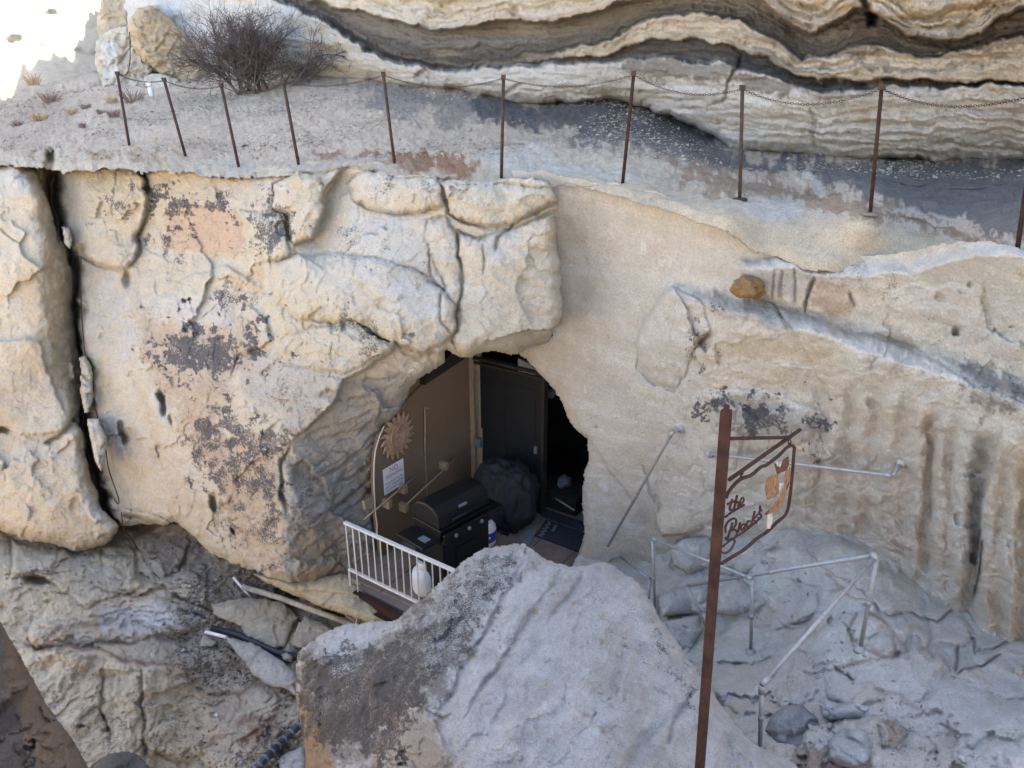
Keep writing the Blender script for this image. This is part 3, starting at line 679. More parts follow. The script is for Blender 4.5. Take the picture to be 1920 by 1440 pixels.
for p, dns in (([(300, 370), (420, 380), (440, 400), (380, 405), (330, 420), (300, 410)], 0.62), ([(455, 400), (540, 405), (530, 450), (510, 490), (465, 450)], 0.54), ([(300, 430), (330, 430), (320, 480), (300, 470)], 0.45), ([(480, 365), (530, 385), (520, 410), (460, 400)], 0.5),
               ([(290, 620), (360, 600), (440, 630), (500, 600), (505, 650), (440, 665), (430, 730), (380, 700), (330, 720), (300, 680)], 0.66), ([(470, 625), (502, 625), (500, 652), (460, 656)], 0.72), ([(260, 590), (330, 590), (330, 720), (265, 700)], 0.30),
               ([(400, 560), (500, 545), (490, 565), (420, 570)], 0.5),
               ([(400, 750), (460, 760), (530, 820), (540, 870), (480, 880), (400, 850), (370, 800)], 0.58), ([(360, 790), (540, 870), (530, 960), (420, 980), (380, 900)], 0.44), ([(385, 860), (530, 900), (500, 950), (400, 910)], 0.56), ([(400, 930), (540, 960), (520, 1060), (440, 1020)], 0.47),
               ([(640, 580), (700, 590), (736, 645), (690, 660), (630, 620)], 0.46), ([(520, 700), (620, 700), (600, 790), (500, 780)], 0.36), ([(600, 420), (760, 440), (820, 480), (780, 500), (600, 450)], 0.36), ([(120, 320), (260, 320), (240, 400), (130, 370)], 0.34), ([(205, 360), (230, 360), (225, 405), (205, 400)], 0.5), ([(830, 345), (1000, 345), (990, 360), (840, 380)], 0.30),
               ([(545, 860), (600, 880), (600, 980), (555, 990)], 0.40), ([(700, 350), (820, 340), (790, 360)], 0.4)):
    W.lichen(p, dns)
W.lich += 0.14
W.line([(1240, 470), (1241, 471)], 1, CREAM)
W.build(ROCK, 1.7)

# ---- big block left of the deep crack
lb = Layer('cliff_block', [(-300, 300), (0, 303), (40, 306), (65, 320), (85, 360), (97, 400), (106, 440), (128, 470), (135, 520), (138, 560), (141, 620), (152, 680), (156, 730), (152, 770), (140, 792), (158, 800), (165, 850), (175, 905), (192, 955), (212, 970), (226, 985), (222, 1005), (192, 1025), (140, 1033), (70, 1016), (0, 1000), (-300, 990)], 2.0,
           [(-300, 310, 'y', 11.6), (0, 310, 'y', 11.1), (60, 320, 'y', 10.9), (0, 650, 'y', 10.0), (-300, 650, 'y', 10.4), (60, 650, 'y', 9.85), (0, 1000, 'y', 9.1), (200, 1000, 'y', 9.0), (130, 700, 'y', 9.9), (100, 850, 'y', 9.35), (-300, 990, 'y', 9.6)], CREAM, warp=(7, 3), seed=3)
B = lb
B.rough(0.10, 0.0, 0.010, terr=0.014, chip=0.009, fb=0.7)
B.facet(130, 0.012, 0.085, 1.0, 4, -0.4, 0.1, soft=0.05, gr=0); B.facet(45, 0.011, 0.022, 1.4, 5, 0.0, 0.3)
B.edge(30, 0.5)
B.ramp([(30, 300), (52, 360), (70, 440), (72, 560), (78, 640), (96, 700), (126, 770), (150, 800)], 0.010, 0.7, right=False, soft=5)
B.ledge([(-60, 650), (0, 640), (40, 632), (70, 640), (98, 712), (128, 790)], 0.16, 60, 4, right=False)
B.ledge([(-60, 812), (0, 800), (60, 815), (110, 805), (145, 795)], 0.10, 40, 3, right=True)
B.crack([(-20, 420), (0, 425), (40, 455)], 2, 0.06); B.hole(0, 805, 18, 8, 0.25)
B.crack([(140, 795), (120, 812), (80, 830)], 3, 0.12, 0.4)
B.ledge([(150, 930), (175, 985), (215, 970)], 0.08, 30)
B.tone((0.57, 0.49, 0.36), 0.0, 0.5, 0.9, 0.6); B.tone((0.45, 0.33, 0.20), 0.05, 0.55, 1.2, 0.5, seed=5)
B.paint([(75, 360), (110, 450), (138, 560), (150, 700), (140, 790), (100, 700), (76, 560)], (0.43, 0.325, 0.215), 0.7, 8, 10)  # right-hand face browner: its shade is put into the colour
B.paint([(-60, 310), (60, 320), (80, 360), (-60, 380)], (0.50, 0.46, 0.40), 0.7, 14, 18)
B.paint([(0, 640), (60, 645), (80, 740), (0, 760)], (0.44, 0.37, 0.28), 0.6, 14, 18)
B.paint([(160, 935), (200, 940), (215, 985), (170, 1000)], WHITE, 0.7, 10, 14)
B.lich += 0.12
B.build(ROCK, 1.6)

# ---- smooth cut wall and bench on the right of the entrance
rw = Layer('right_wall', [(960, 320), (1032, 322), (1100, 338), (1170, 346), (1230, 362), (1290, 380), (1340, 395), (1400, 436), (1450, 462), (1520, 480), (1640, 478), (1720, 470), (1800, 450), (1860, 447), (1920, 470), (2260, 560), (2260, 1440), (2000, 1320), (1900, 1270), (1800, 1220), (1700, 1120), (1600, 1080), (1480, 1060), (1400, 1080), (1085, 1120),
                     (1083, 1056), (1094, 1000), (1090, 900), (1097, 870), (1099, 826), (1085, 810), (1066, 790), (1050, 746), (1030, 720), (1000, 692), (975, 668), (960, 640)], 2.0,
           [(960, 330, 'y', 8.3), (1032, 330, 'y', 8.1), (1170, 350, 'y', 7.75), (1290, 382, 'y', 7.3), (1400, 440, 'y', 6.95), (1640, 480, 'y', 6.35), (1920, 475, 'y', 5.1), (2260, 560, 'y', 4.0),
            (960, 640, 'y', 8.9), (1060, 620, 'y', 8.45), (1050, 500, 'y', 8.35), (1200, 560, 'y', 7.75), (1100, 830, 'y', 8.15), (1090, 1050, 'y', 8.2), (1200, 860, 'y', 7.85), (1200, 1040, 'y', 8.0), (1350, 900, 'y', 7.4), (1350, 1060, 'y', 7.6),
            (1600, 990, 'y', 6.6), (1740, 1090, 'y', 6.1), (1900, 1210, 'y', 5.25), (1600, 750, 'y', 6.4), (1900, 800, 'y', 5.15), (1400, 700, 'y', 7.0), (2260, 1300, 'y', 4.2), (1800, 620, 'y', 5.7), (1480, 1060, 'y', 7.3)], (0.58, 0.53, 0.45), warp=(6, 2.5), seed=5)
W = rw
W.rough(0.07, 0.006, 0.005, chip=0.004, fb=0.7)
rr0 = sstep(1180, 1300, W.X) * sstep(480, 620, W.Y)
W.facet(110, 0.03, 0.06, 1.4, 7, -0.2, 0.2, rr0); W.facet(40, 0.014, 0.03, 1.3, 8, -0.1, 0.25, rr0)
# the far right is rougher and lumpier than the cut wall
rr = sstep(1180, 1300, W.X) * sstep(480, 620, W.Y)
W.off += rr * (0.035 * (ridged(W.P0 * 2.4 + 4, 4) - 0.9) + 0.06 * fbm(W.P0 * 1.3 + 8, 3))
# bench that carries the loose stone: surface steps towards the viewer below a sloping shelf
W.ledge([(1200, 700), (1192, 640), (1215, 590), (1262, 530), (1300, 535)], -0.12, 120, 5, right=True)
W.ledge([(1225, 545), (1262, 545), (1320, 555), (1400, 578), (1480, 598), (1560, 618), (1640, 650), (1720, 670), (1800, 695), (1880, 725), (2100, 830)], -0.42, 260, 22, right=True)
W.ledge([(1366, 600), (1372, 560), (1376, 500), (1392, 490), (1480, 492), (1560, 508), (1700, 500), (1830, 466), (2060, 480)], -0.26, 110, 14, right=True)
W.crack([(1375, 545), (1440, 568), (1520, 590), (1600, 625), (1700, 648), (1780, 690), (1860, 740)], 4, 0.06)
W.crack([(1530, 520), (1512, 560), (1510, 588)], 2.5, 0.12)
W.crack([(1590, 550), (1600, 575)], 2, 0.05)
for x in (1448, 1462, 1488):
    W.crack([(x, 505), (x + 1, 570)], 2.0, 0.05)
W.ledge([(1262, 528), (1215, 590), (1192, 640), (1195, 690), (1215, 715), (1262, 735), (1290, 700), (1300, 650)], 0.07, 60, 4, right=False)
W.ledge([(1335, 625), (1300, 650), (1290, 700), (1262, 735)], 0.05, 30, 5, right=False)
W.ledge([(1250, 730), (1330, 690), (1400, 680), (1560, 690)], -0.06, 60, 6, right=True)
W.pillow([(1262, 532), (1215, 590), (1192, 640), (1195, 690), (1215, 714), (1262, 734), (1288, 704), (1302, 652), (1335, 622), (1310, 560)], 0.10, 16, 0.03, 3)
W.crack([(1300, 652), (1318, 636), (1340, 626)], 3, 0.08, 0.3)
# blocky shelf with dark crust
W.pillow([(1320, 740), (1380, 725), (1460, 740), (1540, 770), (1552, 800), (1500, 830), (1400, 850), (1350, 820), (1325, 780)], 0.10, 36, 0.02, 6)
# fluting
fx = W.X - 0.12 * (1440 - W.Y) * 0.0
fl = np.zeros(W.X.shape)
for k, (x0_, x1_, y0_, y1_, wd, dp) in enumerate([(1545, 1530, 690, 1000, 16, .08), (1600, 1585, 700, 990, 14, .10), (1648, 1630, 700, 1010, 15, .10), (1700, 1690, 720, 1040, 16, .12), (1742, 1735, 760, 1080, 12, .16), (1790, 1770, 780, 1120, 14, .10), (1845, 1818, 805, 1170, 13, .22), (1880, 1870, 830, 1200, 14, .10), (1500, 1490, 850, 980, 14, .06), (1925, 1915, 840, 1230, 14, .15)]):
    xc = x0_ + (x1_ - x0_) * (W.WY - y0_) / (y1_ - y0_)
    fl += 0.85 * dp * np.exp(-((W.WX + 10 * W.n3 - xc) / wd) ** 2) * sstep(y0_ - 10, y0_ + 60, W.WY) * (1 - sstep(y1_ - 40, y1_ + 40, W.WY))
W.off += fl
W.ledge([(1735, 760), (1740, 860), (1728, 980), (1720, 1060)], 0.06, 22, 3, right=False)
W.ledge([(1880, 805), (1862, 870), (1850, 930), (1838, 1010), (1820, 1060)], 0.12, 26, 3, right=True)
W.crack([(1845, 1010), (1838, 1060), (1828, 1120)], 2.5, 0.12, 0.3)
W.crack([(1790, 960), (1795, 990)], 5, 0.08)
W.crack([(1822, 1035), (1820, 1060)], 6, 0.15)
# chisel chatter on the lower wall
ch = fbm(W.P0 * np.array((6, 6, 3.0)) + 3 * fbm(W.P0 * 2, 2)[..., None], 3)
W.off += 0.030 * fbm(W.P0 * np.array((3.2, 3.2, 0.45)) + 5, 3) * sstep(1440, 1560, W.X) * sstep(740, 840, W.Y)
W.off += 0.03 * ch * sstep(1400, 1550, W.X) * sstep(820, 880, W.Y)
W.hole(1797, 620, 13, 11, 0.16); W.hole(1862, 618, 6, 5, 0.05); W.hole(1818, 531, 8, 7, 0.06); W.hole(1900, 616, 6, 5, 0.05); W.hole(1764, 560, 12, 9, 0.05); W.hole(1760, 598, 14, 14, 0.04); W.hole(1631, 755, 8, 12, 0.08); W.hole(1860, 720, 30, 14, 0.06, 10)
W.hole(1409, 838, 6, 12, 0.05); W.hole(1402, 804, 7, 7, -0.03)
W.hole(1117, 801, 3, 2, 0.1); W.line([(1105, 803), (1118, 797)], 2, (0.1, 0.12, 0.1))
# entrance edge rounded off
d1 = pdist(W.WX, W.WY, [(1083, 1100), (1083, 1056), (1094, 1000), (1090, 900), (1097, 870), (1099, 826), (1085, 810), (1066, 790), (1050, 746), (1030, 720), (1000, 692), (975, 668)])[0]
q_ = np.clip(1 - d1 / 22, 0, 1); W.off += 0.16 * (1 - np.sqrt(np.clip(1 - q_ * q_, 0, 1)))
W.ledge([(1100, 826), (1115, 840), (1140, 880), (1180, 930), (1200, 960)], 0.05, 30, 3, right=True)
W.crack([(1200, 870), (1235, 960), (1280, 980)], 2, 0.05)
# colour
W.tone((0.58, 0.54, 0.475), 0.0, 0.5, 0.9, 0.6); W.tone((0.56, 0.475, 0.365), 0.0, 0.5, 1.4, 0.4, stretch=(1, 1, 2.5), seed=3)
W.paint([(960, 620), (1100, 640), (1190, 720), (1250, 860), (1220, 1060), (1085, 1060), (1095, 830), (1030, 720)], (0.50, 0.445, 0.37), 0.6, 30, 24)
W.paint([(1270, 525), (1400, 560), (1540, 600), (1560, 625), (1450, 615), (1320, 580)], (0.40, 0.375, 0.335), 0.9, 8, 12)
W.paint([(1380, 488), (1560, 500), (1700, 490), (1850, 460), (1960, 470), (1960, 520), (1760, 540), (1600, 540), (1400, 545)], (0.50, 0.465, 0.41), 0.8, 10, 18)
W.paint([(1690, 520), (1960, 520), (1960, 700), (1820, 650), (1720, 600)], (0.50, 0.475, 0.43), 0.7, 16, 20)
W.paint([(1540, 530), (1585, 545), (1600, 590), (1560, 600), (1520, 570)], (0.46, 0.34, 0.24), 0.8, 10, 12)
W.paint([(1600, 655), (1750, 680), (1900, 760), (1960, 800), (1960, 830), (1800, 780), (1640, 700)], (0.54, 0.49, 0.42), 0.6, 14, 20)
W.paint([(1560, 620), (1740, 660), (1720, 640), (1600, 600)], (0.42, 0.31, 0.20), 0.6, 10, 14)
W.paint([(1780, 690), (1850, 680), (1960, 740), (1960, 770), (1860, 760)], (0.20, 0.18, 0.16), 0.75, 12, 20)
W.paint([(1300, 630), (1560, 650), (1600, 720), (1440, 730), (1310, 720)], (0.54, 0.44, 0.315), 0.7, 16, 18)
W.paint([(1550, 700), (1760, 760), (1800, 1100), (1600, 990), (1480, 980), (1500, 850)], (0.55, 0.455, 0.36), 0.7, 20, 20)
W.paint([(1820, 820), (1880, 805), (1850, 930), (1830, 1060), (1800, 1060), (1815, 940)], (0.36, 0.345, 0.32), 0.8, 8, 10)
W.paint([(1860, 830), (1960, 840), (1960, 1240), (1830, 1180), (1850, 950)], (0.57, 0.475, 0.37), 0.8, 12, 12)
W.tone((0.63, 0.595, 0.535), 0.05, 0.5, 1.1, 0.45, stretch=(0.4, 0.4, 6), seed=21); W.tone((0.52, 0.45, 0.365), 0.15, 0.55, 1.1, 0.35, stretch=(0.4, 0.4, 6), seed=33)
W.paint([(1335, 745), (1400, 735), (1470, 750), (1540, 780), (1545, 805), (1490, 830), (1400, 825), (1345, 800)], (0.37, 0.345, 0.31), 0.85, 12, 14)
for p, dns in (([(1330, 740), (1460, 740), (1545, 780), (1500, 825), (1400, 815), (1340, 790)], 0.66), ([(1290, 590), (1330, 600), (1320, 660), (1285, 720), (1270, 680)], 0.50), ([(1400, 820), (1540, 800), (1550, 850), (1420, 860)], 0.40), ([(1420, 490), (1560, 500), (1600, 560), (1560, 580), (1430, 540)], 0.36), ([(1600, 500), (1690, 510), (1690, 560), (1620, 540)], 0.42), ([(1300, 545), (1520, 590), (1500, 615), (1320, 575)], 0.34),
               ([(1740, 560), (1780, 590), (1770, 620), (1740, 610)], 0.4), ([(1740, 760), (1800, 780), (1780, 900), (1740, 880)], 0.36), ([(1780, 690), (1960, 740), (1960, 770), (1800, 720)], 0.45)):
    W.lichen(p, dns)
W.lich += 0.08
# scratched marks on the smooth wall
for pl in ([(1240, 482), (1239, 498)], [(1247, 484), (1243, 496)], [(1256, 480), (1257, 498)], [(1261, 486), (1270, 494)], [(1284, 490), (1284, 510)], [(1290, 492), (1289, 508)], [(1206, 448), (1205, 470)], [(1212, 455), (1211, 468)], [(1098, 724), (1097, 738)], [(1098, 668), (1098, 674)]):
    W.line(pl, 1.6, (0.66, 0.64, 0.60), 0.9)
W.paint([(1115, 905), (1140, 912), (1135, 925), (1118, 918)], (0.66, 0.65, 0.63), 0.8, 4, 6)
W.paint([(1105, 930), (1148, 935), (1146, 952), (1110, 945)], (0.58, 0.57, 0.55), 0.6, 5, 8)
W.paint([(1175, 975), (1195, 980), (1195, 1010), (1178, 1005)], (0.6, 0.59, 0.57), 0.6, 5, 8); W.paint([(1135, 980), (1150, 985), (1140, 1010), (1132, 1008)], (0.6, 0.59, 0.57), 0.6, 5, 8)
RW = rw
W.build(ROCK, 1.3)

# ---- stepped rock floor below the right wall
fl_ = Layer('rock_floor', [(1085, 1040), (1140, 1010), (1220, 985), (1260, 900), (1300, 870), (1380, 900), (1480, 950), (1560, 955), (1650, 985), (1750, 1060), (1820, 1120), (1920, 1180), (2300, 1300), (2300, 1900), (1000, 1900), (1000, 1200)], 2.5,
           [(1085, 1060, 'z', -5.68), (1200, 1030, 'z', -5.55), (1260, 940, 'y', 8.0), (1300, 900, 'y', 7.9), (1340, 990, 'z', -5.0), (1300, 1100, 'z', -5.3), (1230, 1160, 'z', -5.65), (1480, 985, 'y', 7.05), (1600, 995, 'y', 6.65), (1740, 1095, 'y', 6.12), (1900, 1215, 'y', 5.3), (2260, 1340, 'y', 4.4),
            (1480, 940, 'y', 7.6), (1600, 950, 'y', 7.1), (1740, 1050, 'y', 6.5), (1900, 1170, 'y', 5.6),
            (1408, 1220, 'z', -5.15), (1612, 1215, 'z', -4.55), (1500, 1100, 'z', -4.75), (1425, 1405, 'z', -4.85), (1600, 1440, 'z', -4.75), (1750, 1300, 'z', -4.5), (1900, 1420, 'z', -4.2), (1340, 1440, 'z', -5.0), (1100, 1200, 'z', -5.75), (1000, 1900, 't', 5.6), (1600, 1900, 't', 4.9), (2300, 1900, 't', 4.4)], (0.51, 0.485, 0.44), warp=(8, 3), seed=8)
W = fl_
W.rough(0.10, 0.012, 0.006, chip=0.006, fb=0.9)
W.facet(150, 0.03, 0.17, 1.5, 9, -0.9, -0.5, soft=0.22, gr=0.8); W.facet(60, 0.006, 0.03, 1.4, 10, -0.1, 0.3, soft=0.2, gr=0.4); W.off += 0.06 * fbm(W.P0 * 1.6 + 21, 3)
W.pillow([(1232, 985), (1262, 905), (1300, 885), (1325, 925), (1330, 985), (1290, 1010), (1240, 1010)], 0.188, 76, 0.048, 4)
W.pillow([(1262, 1020), (1330, 1010), (1335, 1060), (1285, 1080), (1260, 1060)], 0.135, 45, 0.048, 4)
W.pillow([(1236, 1120), (1265, 1100), (1330, 1095), (1330, 1140), (1312, 1150), (1240, 1160)], 0.112, 45, 0.060, 3)
W.pillow([(1245, 1165), (1312, 1152), (1300, 1215), (1280, 1230)], 0.090, 45, 0.048, 3)
W.pillow([(1340, 1100), (1395, 1085), (1440, 1130), (1400, 1160), (1335, 1155)], 0.075, 57, 0.042, 3)
W.pillow([(1360, 1030), (1420, 1010), (1470, 1030), (1440, 1075), (1380, 1080)], 0.090, 57, 0.036, 3)
W.pillow([(1430, 1040), (1500, 1000), (1640, 1020), (1660, 1080), (1560, 1110), (1470, 1090)], 0.075, 95, 0.030, 4)
W.pillow([(1440, 1115), (1530, 1100), (1540, 1150), (1490, 1180), (1440, 1165)], 0.090, 76, 0.036, 3)
W.pillow([(1500, 1200), (1580, 1150), (1680, 1145), (1710, 1180), (1690, 1230), (1600, 1240), (1560, 1260), (1480, 1270)], 0.150, 114, 0.036, 4)
W.pillow([(1345, 1250), (1440, 1235), (1460, 1260), (1420, 1310), (1390, 1350), (1340, 1300)], 0.105, 76, 0.036, 4)
W.pillow([(1455, 1290), (1500, 1260), (1540, 1290), (1500, 1330), (1450, 1325)], 0.120, 57, 0.042, 4)
W.pillow([(1545, 1270), (1640, 1275), (1660, 1310), (1600, 1330), (1550, 1310)], 0.090, 57, 0.036, 4)
W.pillow([(1730, 1110), (1800, 1130), (1830, 1190), (1800, 1220), (1750, 1200)], 0.090, 57, 0.036, 4)
W.pillow([(1800, 1225), (1880, 1190), (2000, 1230), (2000, 1330), (1860, 1300), (1790, 1270)], 0.090, 95, 0.036, 4)
W.pillow([(1580, 1350), (1660, 1345), (1760, 1400), (1760, 1480), (1600, 1500), (1550, 1440)], 0.120, 95, 0.036, 4)
W.pillow([(1370, 1415), (1440, 1400), (1470, 1440), (1440, 1520), (1380, 1500)], 0.150, 76, 0.030, 4)
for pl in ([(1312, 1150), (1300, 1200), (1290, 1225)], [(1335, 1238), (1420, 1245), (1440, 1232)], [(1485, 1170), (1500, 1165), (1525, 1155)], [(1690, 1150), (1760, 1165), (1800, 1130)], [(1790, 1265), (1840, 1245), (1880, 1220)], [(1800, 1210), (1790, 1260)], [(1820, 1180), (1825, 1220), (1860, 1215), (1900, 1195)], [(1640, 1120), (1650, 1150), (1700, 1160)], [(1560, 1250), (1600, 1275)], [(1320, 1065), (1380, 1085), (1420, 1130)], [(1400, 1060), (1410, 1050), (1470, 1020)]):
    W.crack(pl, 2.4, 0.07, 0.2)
W.ledge([(1480, 1262), (1560, 1240), (1640, 1240), (1700, 1260)], 0.04, 40, 8, right=True)
W.ledge([(1740, 1380), (1860, 1370), (1920, 1340)], 0.05, 40, 8, right=True)
W.tone((0.44, 0.42, 0.39), 0.0, 0.5, 1.0, 0.6); W.tone((0.56, 0.54, 0.50), 0.0, 0.5, 1.8, 0.5, seed=6); W.tone((0.44, 0.39, 0.32), 0.05, 0.5, 2.3, 0.5, seed=16)
W.paint([(1235, 985), (1265, 905), (1300, 885), (1325, 930), (1320, 1000)], (0.45, 0.385, 0.295), 0.8, 14, 18)
W.paint([(1480, 990), (1640, 1000), (1740, 1090), (1700, 1110), (1560, 1060), (1480, 1040)], (0.38, 0.365, 0.33), 0.6, 20, 20)
for pl in ([(1600, 1150), (1590, 1180), (1600, 1215)], [(1630, 1150), (1660, 1165), (1680, 1195), (1700, 1225), (1670, 1235), (1620, 1222)], [(1640, 1290), (1690, 1305), (1720, 1330)], [(1670, 1350), (1680, 1375), (1650, 1400)]):
    W.line(pl, 4, (0.23, 0.15, 0.10), 0.8)
for pl in ([(1510, 1026), (1560, 1075), (1620, 1110), (1640, 1130)], [(1545, 1070), (1590, 1115), (1625, 1125)]):
    W.line(pl, 2.2, (0.30, 0.23, 0.16), 0.8)
W.paint([(1680, 1130), (1900, 1250), (1960, 1440), (1700, 1440), (1640, 1300)], (0.40, 0.385, 0.365), 0.5, 30, 24)
W.paint([(1480, 1405), (1560, 1405), (1600, 1460), (1480, 1480)], (0.32, 0.25, 0.19), 0.8, 10, 14)
W.lich += 0.12
FL = W
W.build(ROCKG, 0.8)

# ---- lower ledge on the left
lo = Layer('lower_ledge', [(-300, 940), (200, 940), (420, 960), (560, 1050), (800, 1060), (900, 1200), (900, 1900), (-300, 1900)], 2.5,
           [(-300, 960, 'y', 10.8), (200, 970, 'y', 10.4), (330, 985, 'y', 9.8), (540, 1070, 'y', 8.9), (700, 1100, 'y', 8.7), (800, 1080, 'y', 8.7), (0, 1050, 'z', -6.25), (100, 1100, 'z', -6.3), (300, 1080, 'z', -6.45), (450, 1120, 'z', -6.75), (400, 1250, 'z', -6.9), (560, 1200, 'z', -6.8), (650, 1160, 'z', -6.75),
            (150, 1200, 'z', -6.35), (150, 1300, 'z', -6.5), (300, 1350, 'z', -6.75), (500, 1400, 'z', -7.0), (100, 1440, 'z', -6.6), (300, 1440, 'z', -6.9), (600, 1440, 'z', -7.0), (0, 1900, 'z', -7.0), (900, 1900, 'z', -7.2)], (0.50, 0.42, 0.31), warp=(9, 4), seed=12)
W = lo
W.rough(0.18, 0.025, 0.015, terr=0.045, chip=0.022, fb=0.9)
W.facet(90, 0.05, 0.09, 1.4, 13, -0.3, 0.1); W.facet(34, 0.018, 0.03, 1.4, 14, -0.1, 0.25)
W.ledge([(40, 1205), (60, 1220), (110, 1218), (200, 1225), (240, 1245), (330, 1250), (365, 1285), (395, 1320)], -0.30, 110, 6, right=True)
W.ledge([(110, 1000), (100, 1080), (230, 1100), (260, 1020)], 0.12, 40, 4, right=False)
W.hole(70, 1095, 26, 14, 0.3, 10); W.hole(150, 1365, 14, 7, 0.12); W.hole(195, 1370, 8, 6, 0.10)
W.pillow([(110, 1130), (200, 1100), (330, 1130), (400, 1170), (330, 1190), (180, 1210), (60, 1215), (50, 1180)], 0.22, 50, 0.05, 4)
W.pillow([(20, 1010), (120, 1030), (250, 1040), (270, 1100), (160, 1140), (80, 1090), (20, 1080)], 0.22, 40, 0.08, 4)
W.pillow([(190, 1010), (260, 1030), (290, 1090), (330, 1100), (250, 1120), (200, 1080)], 0.16, 30, 0.06, 4)
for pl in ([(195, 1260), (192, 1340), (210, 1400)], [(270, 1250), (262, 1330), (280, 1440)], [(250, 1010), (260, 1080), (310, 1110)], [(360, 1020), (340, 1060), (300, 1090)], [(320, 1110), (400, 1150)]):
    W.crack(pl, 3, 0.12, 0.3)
W.tone((0.45, 0.405, 0.34), 0.0, 0.5, 1.5, 0.6); W.tone((0.50, 0.405, 0.27), 0.0, 0.5, 2.0, 0.6, seed=6)
W.paint([(190, 1140), (270, 1130), (370, 1150), (385, 1185), (270, 1195), (195, 1180)], (0.50, 0.49, 0.475), 0.9, 14, 18)
W.paint([(230, 990), (360, 1000), (540, 1100), (640, 1150), (560, 1170), (430, 1130), (380, 1120), (300, 1060)], (0.17, 0.16, 0.15), 0.75, 16, 20)  # shade under the cliff's undercut edge, painted into the ledge colour
W.paint([(200, 1200), (400, 1190), (560, 1290), (560, 1460), (420, 1440), (400, 1320), (330, 1260)], (0.40, 0.345, 0.275), 0.85, 14, 18)
W.paint([(40, 1225), (240, 1250), (340, 1265), (380, 1330), (370, 1460), (150, 1460), (60, 1330)], (0.49, 0.425, 0.32), 0.75, 14, 18)
for pl, w in (([(48, 1208), (80, 1222), (150, 1216), (205, 1222), (230, 1240), (320, 1248), (360, 1275)], 4), ([(395, 1262), (430, 1252), (445, 1248)], 5), ([(390, 1300), (440, 1298), (475, 1285), (480, 1270)], 5), ([(445, 1360), (460, 1345), (510, 1342)], 6), ([(450, 1400), (470, 1370), (500, 1380)], 8), ([(445, 1300), (450, 1325)], 3), ([(180, 1100), (250, 1120), (300, 1100)], 3), ([(290, 1040), (310, 1080)], 4), ([(85, 1200), (110, 1175)], 4)):
    W.line(pl, w, (0.19, 0.105, 0.075), 0.75)
W.paint([(445, 1345), (520, 1340), (540, 1400), (470, 1420)], (0.24, 0.15, 0.11), 0.5, 12, 18)
W.lichen([(40, 1250), (380, 1260), (380, 1460), (60, 1460)], 0.36); W.lichen([(0, 1000), (300, 1020), (280, 1130), (20, 1130)], 0.36)
W.lich += 0.10
LO = W
W.build(ROCK, 0.8)
# pale footing rock below the entrance corner
ft = Layer('footing_rock', [(470, 1075), (560, 1085), (650, 1075), (720, 1090), (760, 1120), (730, 1180), (690, 1165), (640, 1150), (590, 1135), (530, 1110)], 2.0,
           [(470, 1075, 'y', 8.0), (650, 1090, 'y', 7.9), (560, 1110, 'y', 7.85), (700, 1150, 'y', 7.55), (760, 1120, 'y', 7.8)], (0.48, 0.39, 0.255), seed=2)
ft.rough(0.05, 0.02, 0.008, terr=0.02); ft.edge(18, 0.2)
ft.ledge([(560, 1105), (640, 1110), (700, 1120)], 0.05, 20)
ft.paint([(655, 1090), (720, 1095), (720, 1140), (670, 1130)], (0.36, 0.33, 0.28), 0.8, 8, 10)
ft.build(ROCK, 0.9)
